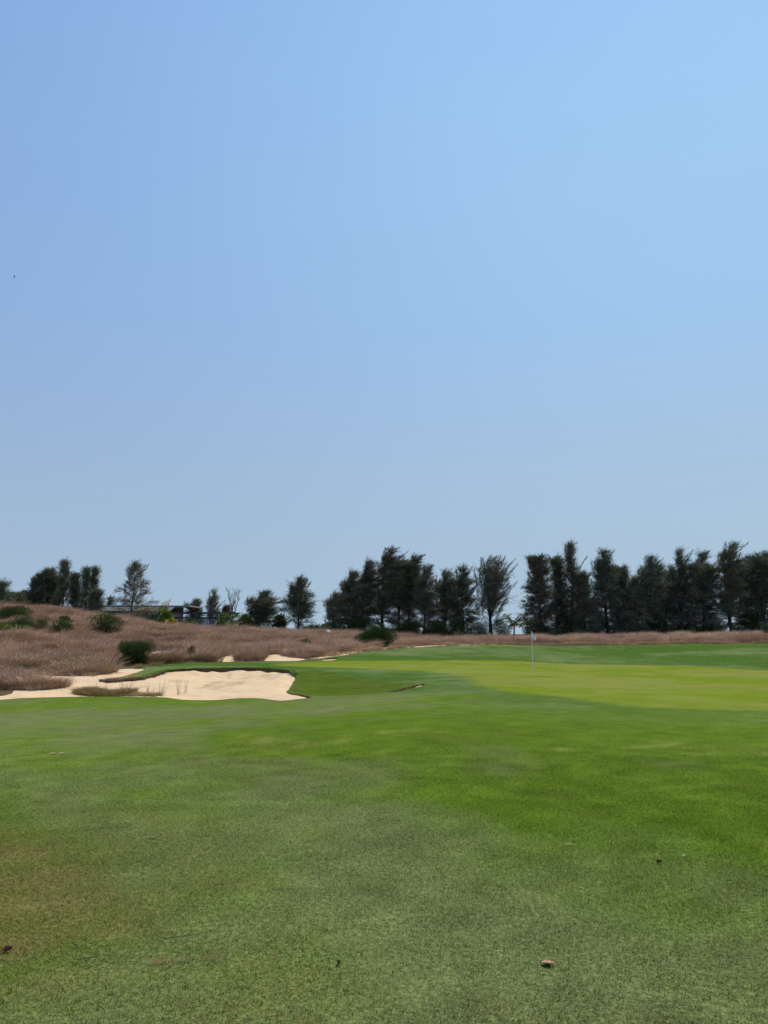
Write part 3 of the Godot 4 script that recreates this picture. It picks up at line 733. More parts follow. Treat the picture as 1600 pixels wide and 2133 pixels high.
	for k in 420:
		var t := rng.randf()
		var px := lerpf(-10.05, -7.55, t)
		if n_fine.get_noise_2d(t * 4.0, k * 0.02) < -0.12: continue
		var pz := lerpf(-26.6, -25.6, rng.randf()) + 0.25 * sin(t * 7.0) + (0.3 if t > 0.6 else 0.0)
		var s := rng.randf_range(0.45, 0.95) * (0.7 if t > 0.62 and t < 0.9 else 1.0)
		at.append(Transform3D(Basis(Vector3.UP, rng.randf() * TAU).scaled(Vector3(s, s, s)), Vector3(px, sand_height(Vector2(px, pz), sands[0]), pz)))
		cols.append(Color(0.38, 0.29, 0.18).lerp(Color(0.28, 0.27, 0.11), rng.randf() * 0.7) * rng.randf_range(0.8, 1.15))
	scatter("tufts", low[0], M.straw, at, cols, root2)
	var stalk := dry_tuft(rng, 7, 0.6, 0.16, 0.0045, 0.2)
	at = []
	cols = PackedColorArray()
	for k in 26:
		var px := rng.randf_range(-9.6, -6.6) if k < 20 else rng.randf_range(-13.5, -11.5)
		var pz := rng.randf_range(-27.5, -24.8)
		if not in_sand(Vector2(px, pz)): continue
		var s := rng.randf_range(0.6, 1.3)
		at.append(Transform3D(Basis(Vector3.UP, rng.randf() * TAU).scaled(Vector3(s, s, s)), Vector3(px, sand_height(Vector2(px, pz), sands[0]), pz)))
		cols.append(Color(0.26, 0.21, 0.12))
	var root3 := base("grass_stalks", Vector3.ZERO)
	tag(root3, "thin dry stalks sprouting from the bunker sand round the scrub island", "grass stalks", "", "stuff")
	scatter("stalks", stalk, M.straw, at, cols, root3)
	# ragged turf hanging over the cut lips
	at = []
	cols = PackedColorArray()
	var fringe := blade_patch(rng, 0.12, 150, 0.03, 0.09, 0.005)
	for s in [sands[0]]:
		for i in s.poly.size():
			for e in 3:
				var q: Vector2 = s.poly[i].lerp(s.poly[(i + 1) % s.poly.size()], rng.randf())
				if s.lips[i] < 0.08: continue
				at.append(Transform3D(Basis(Vector3.UP, rng.randf() * TAU), Vector3(q.x, ground(q.x, q.y) - 0.003, q.y)))
				cols.append(ground_color(q.x, q.y) * 1.15)
	var root4 := base("lip_grass", Vector3.ZERO)
	tag(root4, "ragged fringe of turf along the cut lips of the bunkers", "grass", "", "stuff")
	scatter("blades", fringe, M.blade, at, cols, root4)

# ---------- trees ----------
func spray(v: PackedVector3Array, c: PackedColorArray, rng: RandomNumberGenerator, p: Vector3, d: Vector3, length: float, width: float, col: Color) -> void:
	var s := d.cross(Vector3(rng.randf() - 0.5, rng.randf() - 0.5, rng.randf() - 0.5)).normalized() * width
	v.append(p - s)
	v.append(p + s)
	v.append(p + d * length)
	c.append(col)
	c.append(col)
	c.append(col)

func build_tree(row: Array, seed_: int) -> void:
	var rng := RandomNumberGenerator.new()
	rng.seed = 1000 + seed_
	var H: float = row[2] * 1.03
	var W: float = row[3] * (1.65 if row[8] == "dark" else 1.6 if row[8] in ["ragged", "lacy"] else 1.25)
	var tips: int = row[4]
	var crown_at: float = row[5]
	var density: float = row[6]
	var lean: float = row[7]
	var kind: String = row[8]
	var root := base("bare_tree" if kind == "bare" else "casuarina_tree", Vector3(row[0], ground(row[0], row[1]) - 0.05, row[1]))
	tag(root, row[9], "tree", row[10])
	var bark := Color(0.050, 0.042, 0.034) if kind != "bare" else Color(0.16, 0.145, 0.13)
	var tv := PackedVector3Array()
	var tc := PackedColorArray()
	var cv := PackedVector3Array()
	var cc := PackedColorArray()
	var wind := Vector3(1, 0, 0.15)
	# leaders
	var leaders := []
	for i in tips:
		var top := H * (0.92 if i == 0 else rng.randf_range(0.68, 0.90))
		var off := W * 0.26 * (0.25 if i == 0 else rng.randf_range(0.4, 1.1))
		var ang := rng.randf() * TAU if i == 0 else (PI if i % 2 else 0.0) + rng.randf_range(-0.9, 0.9)
		var tip := Vector3(cos(ang) * off, top, sin(ang) * off) + wind * lean * H * 0.35
		if i == 0: tip.x = lean * H * 0.22
		var start := Vector3.ZERO if i == 0 else Vector3(0, H * rng.randf_range(0.06, 0.30), 0)
		var pts := PackedVector3Array()
		var rad := PackedFloat32Array()
		var r0 := (0.017 if i == 0 else 0.011) * H
		for k in 9:
			var t := k / 8.0
			var q := start.lerp(tip, t)
			q.x = lerpf(start.x, tip.x, pow(t, 1.5)) + sin(t * 5.0 + seed_ + i) * 0.012 * H
			q.z += cos(t * 4.0 + seed_ * 2 + i) * 0.012 * H
			pts.append(q)
			rad.append(r0 * (1.0 - 0.93 * t) + 0.008)
		tube(tv, tc, pts, rad, bark)
		leaders.append(pts)
	var tint := [Color(0.105, 0.130, 0.085), Color(0.130, 0.145, 0.100), Color(0.150, 0.128, 0.095), Color(0.080, 0.108, 0.078)]
	if kind == "lacy": tint = [Color(0.150, 0.170, 0.120), Color(0.175, 0.175, 0.135), Color(0.120, 0.140, 0.095), Color(0.185, 0.165, 0.130)]
	var own := Color(0.95, 1.05, 1.0).lerp(Color(1.15, 1.0, 0.9), rng.randf()) * rng.randf_range(0.85, 1.2)
	for i in tips:
		var pts: PackedVector3Array = leaders[i]
		var span := pts[0].distance_to(pts[8])
		var nb := int((15.0 if kind != "bare" else 5.0) * span * (0.62 if tips > 2 else 0.85) / sqrt(H / 8.0))
		for b in nb:
			var t := crown_at + (1.0 - crown_at) * pow((b + rng.randf()) / nb, 0.92)
			if i > 0: t = clampf(t + 0.15, 0.0, 1.0)
			var f := t * 7.999
			var k := int(f)
			var p := pts[k].lerp(pts[k + 1], f - k)
			var hrel := p.y / H
			var prof: float
			if kind == "lacy": prof = 0.95 * pow(1.0 - hrel, 0.62)
			elif kind == "spire": prof = 0.62 * pow(1.0 - hrel, 0.75) * 1.5 + 0.08
			elif kind == "column": prof = 0.75 * pow(maxf(0.0, 1.0 - pow(hrel, 3.0)), 0.8) + 0.05
			else: prof = (0.66 + 0.40 * sin(PI * clampf(hrel * 1.15 - 0.08, 0.0, 1.0))) * pow(1.0 - hrel, 0.42)
			if tips > 1 and kind != "column": prof *= 0.80
			var gust := 0.65 + 0.7 * absf(sin(hrel * 11.0 + seed_ * 1.7 + i * 2.1))
			var L := maxf(0.25 if hrel < 0.6 else 0.06 * H, W * 0.5 * prof * rng.randf_range(0.55, 1.15) * gust)
			if kind == "ragged" and rng.randf() < 0.12: L *= 1.6
			var ang := rng.randf() * TAU
			var rise := lerpf(-0.05, 1.3, hrel) + 1.6 * maxf(0.0, hrel - 0.55) + rng.randf_range(-0.25, 0.35)
			if kind == "column" or kind == "spire" or kind == "lacy": rise += 0.45
			if kind == "bare": rise = 1.5
			var dir := Vector3(cos(ang), rise, sin(ang)).normalized()
			var bend := wind * lean * 4.2 * hrel * hrel + Vector3(0, -0.30 if kind != "bare" else 0.1, 0)
			var bp := PackedVector3Array()
			var br := PackedFloat32Array()
			for s in 4:
				var u := s / 3.0
				bp.append(p + dir * L * u + bend * L * u * u)
				br.append(maxf(0.006, 0.0035 * H * (1.0 - hrel * 0.7) * (1.0 - 0.85 * u)) * (0.8 if kind == "bare" else 1.0))
			tube(tv, tc, bp, br, bark, 3)
			if kind == "bare":
				for s in 14:
					var u := rng.randf_range(0.3, 1.0)
					var q := p + dir * L * u
					spray(tv, tc, rng, q, (dir + Vector3(rng.randf_range(-0.5, 0.5), 0.5, rng.randf_range(-0.5, 0.5))).normalized(), rng.randf_range(0.4, 1.0), 0.008, bark)
				continue
			# feathery branchlets, blown downwind, each a tail of fine needles
			var nl := int((3.0 + 5.5 * L) * density + rng.randf())
			var shade: Color = tint[rng.randi() % 4]
			for m in nl:
				var u := 0.12 + 0.90 * pow((m + rng.randf()) / nl, 0.75)
				var q := p + dir * L * u + bend * L * u * u
				var dd := (dir * 0.75 + wind * (lean * 4.5 * (0.25 + hrel) + 0.08) + Vector3(rng.randfn() * 0.55, rng.randfn() * 0.35 + 0.45 * hrel - 0.15, rng.randfn() * 0.55)).normalized()
				var tail := rng.randf_range(0.45, 1.05) * (0.7 + 0.3 * H / 9.0)
				var tone := shade * own * rng.randf_range(0.7, 1.45)
				for n in 11:
					var f2 := (n + rng.randf()) / 11.0
					var at := q + dd * tail * f2 + wind * lean * tail * f2 * f2 + Vector3(0, -0.16 * tail * f2 * f2, 0) + Vector3(rng.randfn(), rng.randfn(), rng.randfn()) * 0.05
					var nd := (dd + wind * lean * f2 + Vector3(rng.randfn() * 0.42, rng.randfn() * 0.42 - 0.12, rng.randfn() * 0.42)).normalized()
					spray(cv, cc, rng, at, nd, rng.randf_range(0.20, 0.46), rng.randf_range(0.013, 0.030) * (1.15 - 0.6 * f2), tone * rng.randf_range(0.85, 1.15))
	# loose plumes that stand out of the crown and trail downwind
	if kind != "bare":
		for i in tips:
			var pts: PackedVector3Array = leaders[i]
			for b in (20 if kind != "column" else 5):
				var f := rng.randf_range(0.22, 0.98) * 7.999
				var p := pts[int(f)].lerp(pts[int(f) + 1], f - int(f))
				var side := clampf(rng.randfn() * 0.32, -0.5, 0.5)
				var dir := Vector3(side + lean * 1.6 + 0.10, 1.0, rng.randfn() * 0.35).normalized()
				p += Vector3(side, 0, 0) * W * 0.42 * pow(maxf(0.0, 1.0 - p.y / H), 0.7)
				var L := H * rng.randf_range(0.12, 0.25)
				if p.y + L * dir.y > H * (1.0 if b == 0 else 0.97): L = maxf(0.4, (H * (1.0 if b == 0 else 0.97) - p.y) / dir.y)
				var shade: Color = tint[rng.randi() % 4] * own
				for n in int(44.0 * L):
					var u := rng.randf()
					var at := p + dir * L * u + wind * (lean * 1.2 + 0.06) * L * u * u + Vector3(rng.randfn(), rng.randfn(), rng.randfn()) * (0.11 * (1.0 - u) + 0.02)
					spray(cv, cc, rng, at, (dir + wind * lean * 2.0 * u + Vector3(rng.randfn(), rng.randfn(), rng.randfn()) * 0.3).normalized(), rng.randf_range(0.22, 0.5), rng.randf_range(0.012, 0.026), shade * rng.randf_range(0.8, 1.3))
	part("trunk", array_mesh(tv, tc), M.bark, root)
	if cv.size(): part("crown", array_mesh(cv, cc), M.needle, root)

func build_bush(row: Array, seed_: int) -> void:
	var rng := RandomNumberGenerator.new()
	rng.seed = 4000 + seed_
	var H: float = row[2] * (1.22 if row[7] == "bushes on the dune" else 1.0)
	var W: float = row[3] * (1.25 if row[7] == "bushes on the dune" else 1.0)
	var n: int = row[4] * (2 if row[1] < -80.0 else 1)
	var kind: String = row[5]
	var called: String = {"leafy": "garden_bush", "yellow": "flowering_bush", "lime": "leafy_bush", "olive": "leafy_bush", "broad": "broadleaf_bush"}.get(kind, "dense_bush")
	var root := base(called, Vector3(row[0], ground(row[0], row[1]) - 0.03, row[1]))
	tag(root, row[6], "bush", row[7])
	var tints: Array = {
		"leafy": [Color(0.170, 0.260, 0.040), Color(0.130, 0.210, 0.036), Color(0.085, 0.140, 0.030)],
		"yellow": [Color(0.55, 0.42, 0.020), Color(0.45, 0.36, 0.020), Color(0.12, 0.16, 0.02)],
		"lime": [Color(0.190, 0.240, 0.030), Color(0.130, 0.185, 0.028), Color(0.075, 0.110, 0.020)],
		"olive": [Color(0.075, 0.100, 0.026), Color(0.055, 0.080, 0.022), Color(0.095, 0.105, 0.035)],
		"broad": [Color(0.060, 0.085, 0.030), Color(0.080, 0.075, 0.035), Color(0.050, 0.070, 0.030)],
	}.get(kind, [Color(0.035, 0.068, 0.018), Color(0.048, 0.090, 0.022), Color(0.062, 0.105, 0.030)])
	var leafy := kind in ["leafy", "yellow", "lime", "olive", "broad"]
	var fine := clampf(W / 4.0, 0.35, 1.6)
	var v := PackedVector3Array()
	var c := PackedColorArray()
	var tv := PackedVector3Array()
	var tc := PackedColorArray()
	# lobes of foliage on stems that fan out from the root
	var lobes := []
	var nl := 5 if kind == "ball" else 24 if kind == "umbrella" else int(clampf(9.0 + W * 1.6, 9.0, 22.0))
	for i in nl:
		var a := TAU * i / nl * 2.4 + rng.randf_range(-0.4, 0.4)
		var r := sqrt((i + 0.5) / nl) * W * 0.5 * 0.74
		var y: float
		var size: float
		if kind == "umbrella":
			var up := sqrt((i + 0.5) / nl)
			y = H * lerpf(0.26, 0.76, up) + rng.randf_range(-0.04, 0.04) * H
			r = W * 0.5 * 0.80 * lerpf(0.25, 1.0, minf(1.0, up * 1.25)) * sqrt(rng.randf_range(0.2, 1.0))
			size = H * rng.randf_range(0.17, 0.24)
		elif kind == "ball":
			y = H * lerpf(0.30, 0.72, i / 4.0)
			r *= 0.5
			size = W * 0.32
		else:
			y = H * (0.22 + rng.randf() * 0.66 * sqrt(maxf(0.0, 1.0 - pow(r / (W * 0.5), 2.0))))
			size = minf(H * 0.42, W * 0.30) * rng.randf_range(0.65, 1.05)
			if i == 0: y = H
			elif i % 3 == 0: y = H * rng.randf_range(0.12, 0.3)
			y = minf(y, H - size * 0.85)
		lobes.append([Vector3(cos(a) * r, y, sin(a) * r * 0.9), size])
		var tip: Vector3 = lobes[-1][0]
		tube(tv, tc, PackedVector3Array([Vector3(cos(a), 0, sin(a)) * 0.04, tip * 0.5 + Vector3(0, -H * 0.05, 0), tip]), PackedFloat32Array([0.035 * fine, 0.022 * fine, 0.008]), Color(0.05, 0.04, 0.03), 4)
	if kind == "umbrella":      # skirt of low dark growth round the stems
		for i in 8: lobes.append([Vector3(rng.randf_range(-0.36, 0.30) * W, H * rng.randf_range(0.10, 0.26), rng.randf_range(-0.25, 0.25) * W), H * 0.15])
	for k in n:
		var lobe: Array = lobes[rng.randi() % lobes.size()]
		var d := Vector3(rng.randfn(), rng.randfn(), rng.randfn()).normalized()
		var size: float = lobe[1]
		if rng.randf() < 0.12: size *= 1.18
		var p: Vector3 = lobe[0] + d * size * pow(rng.randf(), 0.33) * Vector3(1.12, 0.9, 1.12)
		if p.y < 0.02: p.y = rng.randf() * 0.1
		var col: Color = tints[rng.randi() % tints.size()] * rng.randf_range(0.8, 1.25)
		if leafy:
			var big := 0.10 if row[1] > -80.0 else 0.17 if kind != "broad" else 0.30
			var dd := (d + Vector3(rng.randf_range(-0.6, 0.6), 0.5, rng.randf_range(-0.6, 0.6))).normalized()
			var s := dd.cross(Vector3(rng.randf() - 0.5, 1.0, rng.randf() - 0.5)).normalized() * big * 0.32
			var tip := p + dd * big * rng.randf_range(0.8, 1.5)
			var m := p.lerp(tip, 0.45)
			v.append_array([p, m - s, tip, p, tip, m + s])
			for q in 6: c.append(col)
		else:
			var dd := (d * 0.8 + Vector3(rng.randf_range(-0.35, 0.35), 0.75, rng.randf_range(-0.35, 0.35))).normalized()
			spray(v, c, rng, p, dd, rng.randf_range(0.14, 0.30) * fine * (1.2 if kind == "umbrella" else 1.0), (0.012 if kind in ["umbrella", "ball"] else 0.026) * fine, col)
			if k % 9 == 0: spray(v, c, rng, p, (dd + d * 0.4).normalized(), rng.randf_range(0.3, 0.5) * fine, 0.012 * fine, col)
	part("stems", array_mesh(tv, tc), M.bark, root)
	part("foliage", array_mesh(v, c), M.leaf, root)

func build_palm(at: Vector3, tall: float, seed_: int, label: String) -> void:
	var rng := RandomNumberGenerator.new()
	rng.seed = 7000 + seed_
	var root := base("palm_tree", at)
	tag(root, label, "palm", "palms behind the boundary wall")
	var v := PackedVector3Array()
	var c := PackedColorArray()
	var top := Vector3(0.1, tall * 0.72, 0)
	tube(v, c, PackedVector3Array([Vector3.ZERO, Vector3(0.06, tall * 0.4, 0), top]), PackedFloat32Array([0.14, 0.10, 0.09]), Color(0.10, 0.085, 0.065), 7)
	part("trunk", array_mesh(v, c), M.bark, root)
	for f in 13:
		var a := TAU * f / 13.0 + rng.randf_range(-0.2, 0.2)
		var out := Vector3(cos(a), 0, sin(a))
		var L := tall * rng.randf_range(0.45, 0.60)
		var rise := rng.randf_range(0.5, 1.9)
		v = PackedVector3Array()
		c = PackedColorArray()
		for k in 22:
			var t := (k + 1) / 22.0
			var p := top + out * L * t + Vector3(0, L * (rise * t - 0.95 * t * t), 0)
			for s in [-1.0, 1.0]:
				var side: Vector3 = out.cross(Vector3.UP) * s
				var d: Vector3 = (side + out * 0.7 + Vector3(0, -0.45, 0)).normalized()
				spray(v, c, rng, p, d, L * 0.40 * (1.1 - t * 0.7), 0.05, Color(0.075, 0.095, 0.05) * rng.randf_range(0.8, 1.2))
		part("frond", array_mesh(v, c), M.leaf, root)

# ---------- buildings and small things ----------
func build_pavilion() -> void:
	var g := 1.2
	var root := base("glass_pavilion", Vector3(-36.2, g, -110.0))
	tag(root, "low pavilion with grey sloping roof and a row of tall windows behind the dune", "building")
	var roof := MeshInstance3D.new()
	var st := PackedVector3Array()
	# roof: a shallow grey slope above a flat top slab; overhangs at both ends
	var a := Vector3(-5.9, 3.45, 0.9)
	var b := Vector3(6.1, 3.45, 0.9)
	var c := Vector3(6.1, 4.12, -1.6)
	var d := Vector3(-5.0, 4.12, -1.6)
	st.append_array([a, d, c, a, c, b])
	st.append_array([a + Vector3(0, -0.08, 0), b + Vector3(0, -0.08, 0), c + Vector3(0, -0.08, 0), a + Vector3(0, -0.08, 0), c + Vector3(0, -0.08, 0), d + Vector3(0, -0.08, 0)])
	roof.mesh = array_mesh(st)
	roof.name = "roof"
	roof.material_override = M.roof
	root.add_child(roof)
	part("roof_slab", box(Vector3(-5.0, 4.14, -7.0), Vector3(8.2, 4.28, -1.5)), M.pale, root)
	part("fascia", box(Vector3(-6.0, 3.22, 0.7), Vector3(6.2, 3.36, 0.95)), M.steel, root)
	part("back_wall", box(Vector3(-5.2, 0, -6.8), Vector3(6.0, 4.12, -6.5)), M.concrete, root)
	part("side_wall", box(Vector3(5.7, 0, -6.5), Vector3(5.95, 3.21, 0.0)), M.concrete, root)
	part("side_wall", box(Vector3(-5.4, 0, -6.5), Vector3(-5.2, 3.21, 0.0)), M.concrete, root)
	part("floor", box(Vector3(-5.4, -0.4, -6.5), Vector3(6.0, 0.02, 0.6)), M.concrete, root)
	for k in 17:
		var x := -5.2 + k * 0.66
		part("mullion", box(Vector3(x - 0.04, 0.03, 0.0), Vector3(x + 0.04, 3.21, 0.14)), M.steel, root)
		if k < 16: part("window_pane", box(Vector3(x + 0.045, 0.03, 0.05), Vector3(x + 0.615, 3.21, 0.07)), M.glass, root)
	part("transom", box(Vector3(-5.2, 2.30, 0.141), Vector3(5.7, 2.37, 0.18)), M.steel, root)
	# tilted panel on the roof
	var panel := base("solar_panel", Vector3(-31.7, 5.50, -112.4), 0.0)
	tag(panel, "tilted grey panel mounted on the end of the pavilion roof", "panel")
	var q := part("panel", box(Vector3(-0.75, -0.03, -0.8), Vector3(0.75, 0.03, 0.8)), M.concrete, panel)
	q.rotation = Vector3(0.5, 0, 0.38)
	q.position = Vector3(0, 0.34, 0)
	part("leg", box(Vector3(-0.35, -0.05, -0.05), Vector3(-0.28, 0.25, 0.05)), M.steel, panel)
	part("leg", box(Vector3(0.4, -0.05, -0.05), Vector3(0.47, 0.50, 0.05)), M.steel, panel)

func build_terrace() -> void:
	var g := 0.4
	var root := base("terrace_frame", Vector3(-24.5, g, -101.0))
	tag(root, "long dark steel pergola frame behind the garden bushes", "pergola")
	for x in [-4.6, -3.0, 0.0, 2.85, 4.5]:
		part("post", box(Vector3(x - 0.07, -0.5, -0.07), Vector3(x + 0.07, 3.68, 0.07)), M.steel, root)
	part("top_beam", box(Vector3(-6.4, 3.68, -0.09), Vector3(5.2, 3.86, 0.09)), M.steel, root)
	part("top_beam", box(Vector3(-6.4, 3.68, -3.0), Vector3(5.2, 3.86, -2.8)), M.steel, root)
	part("lower_beam", box(Vector3(-4.6, 3.02, 0.071), Vector3(0.0, 3.20, 0.16)), M.steel, root)
	for k in 5: part("cross_beam", box(Vector3(-5.5 + k * 2.4, 3.68, -2.79), Vector3(-5.38 + k * 2.4, 3.80, -0.1)), M.steel, root)
	var screen := base("screen_panel", Vector3(-23.1, g, -100.4))
	tag(screen, "dark blue-grey ribbed screen panel in a black frame on the terrace", "screen")
	part("frame", box(Vector3(-1.45, -0.4, -0.06), Vector3(-1.30, 3.40, 0.06)), M.black, screen)
	part("frame", box(Vector3(1.30, -0.4, -0.06), Vector3(1.45, 3.40, 0.06)), M.black, screen)
	part("frame", box(Vector3(-1.30, 3.02, -0.06), Vector3(1.30, 3.20, 0.06)), M.black, screen)
	part("frame", box(Vector3(-1.30, 1.85, -0.06), Vector3(1.30, 2.05, 0.06)), M.black, screen)
	for k in 12: part("rib", box(Vector3(-1.30 + k * 0.2167, 2.05, -0.02), Vector3(-1.30 + k * 0.2167 + 0.18, 3.02, 0.03)), M.slate, screen)
	for k in 12: part("rib", box(Vector3(-1.30 + k * 0.2167, 0.0, -0.02), Vector3(-1.30 + k * 0.2167 + 0.18, 1.85, 0.03)), M.slate, screen)
	var spots := [[-22.95, "beige parasol standing before the dark screen panel"], [-20.7, "beige parasol standing beside the fresh green hedge"], [-25.5, "beige parasol half hidden behind the yellow flowering bush"]]
	for s in spots:
		var p := base("parasol", Vector3(s[0], 0.1, -96.0))
		tag(p, s[1], "parasol", "beige parasols on the terrace")
		var cone := PackedVector3Array()
		for k in 8:
			var a0 := TAU * k / 8.0
			var a1 := TAU * (k + 1) / 8.0
			var e0 := Vector3(cos(a0) * 0.52, 2.02, sin(a0) * 0.52)
			var e1 := Vector3(cos(a1) * 0.52, 2.02, sin(a1) * 0.52)
			cone.append_array([Vector3(0, 2.27, 0), e1, e0, e0, e1, e1 + Vector3(0, -0.07, 0), e0, e1 + Vector3(0, -0.07, 0), e0 + Vector3(0, -0.07, 0)])
		part("canopy", array_mesh(cone), M.beige, p)
		var tv := PackedVector3Array()
		var tc := PackedColorArray()
		tube(tv, tc, PackedVector3Array([Vector3(0, -0.1, 0), Vector3(0, 2.33, 0)]), PackedFloat32Array([0.025, 0.02]), Color(0.3, 0.25, 0.2), 6)
		part("pole", array_mesh(tv, tc), M.tint_plain, p)
	var table := base("serving_counter", Vector3(-19.5, 0.3, -98.0))
	tag(table, "white-topped counter showing between the hedge bushes", "counter")
	part("top", box(Vector3(-1.1, 2.20, -0.4), Vector3(1.1, 2.28, 0.4)), M.white, table)
	part("base", box(Vector3(-0.9, 0, -0.3), Vector3(0.9, 2.20, 0.3)), M.slate, table)
	var post := base("marker_post", Vector3(-15.9, ground(-15.9, -84.0), -84.0))
	tag(post, "pale grey post standing at the crest of the dry grass by the hedge", "post")
	part("shaft", box(Vector3(-0.09, -0.2, -0.09), Vector3(0.09, 1.0, 0.09)), M.concrete, post)
	part("cap", box(Vector3(-0.11, 1.0, -0.11), Vector3(0.11, 1.05, 0.11)), M.pale, post)

func build_wall() -> void:
	var root := base("boundary_wall", Vector3(16.0, 0.55, -97.0))
	tag(root, "low dark grey boundary wall with pale coping behind the dry grass", "wall")
	for k in 13:
		var x := -9.0 + k * 2.0
		part("wall_panel", box(Vector3(x + 0.11, -0.3, -0.08), Vector3(x + 1.89, 0.50, 0.08)), M.dark_concrete, root)
		part("pillar", box(Vector3(x - 0.11, -0.3, -0.13), Vector3(x + 0.11, 0.54, 0.13)), M.dark_concrete, root)
		part("coping", box(Vector3(x + 0.11, 0.50, -0.16), Vector3(x + 1.89, 0.58, 0.16)), M.concrete, root)

func build_flag() -> void:
	var y := ground(7.56, -39.85)
	var root := base("flagstick", Vector3(7.56, y, -39.85))
	tag(root, "thin pale flagstick standing in the putting green", "flagstick")
	var v := PackedVector3Array()
	var c := PackedColorArray()
	tube(v, c, PackedVector3Array([Vector3(0, -0.05, 0), Vector3(0, 1.0, 0), Vector3(0, 1.90, 0)]), PackedFloat32Array([0.018, 0.017, 0.015]), Color(0.85, 0.84, 0.76), 8)
	part("pole", array_mesh(v, c), M.tint_plain, root)
	var knob := SphereMesh.new()
	knob.radius = 0.022
	knob.height = 0.044
	knob.radial_segments = 12
	knob.rings = 6
	part("knob", knob, M.white, root).position = Vector3(0, 1.915, 0)
	# limp cloth: hangs down and out from the pole in folds
	v = PackedVector3Array()
	c = PackedColorArray()
	var nu := 16
	var nv := 12
	var g := []
	for i in nu + 1:
		var line := []
		for j in nv + 1:
			var s := float(i) / nu
			var t := float(j) / nv
			var fold := sin(s * 9.0 + t * 2.0) * 0.035 * s
			line.append(Vector3(0.012 + 0.20 * s - 0.03 * t * s, 1.87 - 0.29 * t * (1.0 - 0.35 * s) - 0.21 * pow(s, 1.2), fold + 0.04 * s))
		g.append(line)
	for i in nu:
		for j in nv:
			var s := (i + 0.5) / nu
			var t := (j + 0.5) / nv
			var col := Color(0.78, 0.82, 0.90)
			if Vector2((s - 0.42) * 1.0, (t - 0.22) * 0.8).length() < 0.13 or absf(t - 0.55 - 0.25 * s) < 0.09 and s > 0.25 and s < 0.75: col = Color(0.03, 0.045, 0.14)
			for q: Vector3 in [g[i][j], g[i + 1][j], g[i + 1][j + 1], g[i][j], g[i + 1][j + 1], g[i][j + 1]]:
				v.append(q)
				c.append(col)
	var cloth := part("flag", array_mesh(v, c), M.cloth, root)
	cloth.set_meta("label", "limp pale blue flag with dark blue marks")
	var cup := PackedVector3Array()
	for k in 20:
		var a0 := TAU * k / 20.0
		var a1 := TAU * (k + 1) / 20.0
		for q: Array in [[a0, 0.050], [a0, 0.058], [a1, 0.058], [a0, 0.050], [a1, 0.058], [a1, 0.050]]:
			cup.append(Vector3(cos(q[0]) * q[1], 0.006, sin(q[0]) * q[1]))
	part("cup_rim", array_mesh(cup), M.white, root)

func leaf_mesh(rng: RandomNumberGenerator, L: float, W: float, curl: float, col: Color) -> ArrayMesh:
	var v := PackedVector3Array()
	var c := PackedColorArray()
	var g := []
	for i in 9:
		var t := i / 8.0
		var half := W * 0.5 * pow(sin(PI * clampf(t * 0.94 + 0.04, 0.0, 1.0)), 0.75)
		var line := []
		for j in 5:
			var s := (j - 2) / 2.0
			line.append(Vector3((t - 0.5) * L, curl * L * (s * s * 0.55 * (half / (W * 0.5)) + 0.5 * pow(t - 0.5, 2.0) * 2.0) + rng.randf_range(0, 0.03) * L, s * half * (1.0 + 0.15 * sin(t * 21.0))))
		g.append(line)
	for i in 8:
		for j in 4:
			var k := col * rng.randf_range(0.8, 1.15)
			for q: Vector3 in [g[i][j], g[i + 1][j], g[i + 1][j + 1], g[i][j], g[i + 1][j + 1], g[i][j + 1]]:
				v.append(q)
				c.append(k)
	tube(v, c, PackedVector3Array([Vector3(-0.5 * L, 0.25 * curl * L, 0), Vector3(-0.68 * L, 0.1 * curl * L, 0.04 * L)]), PackedFloat32Array([0.0016, 0.0012]), col * 0.6, 4)
	return array_mesh(v, c)

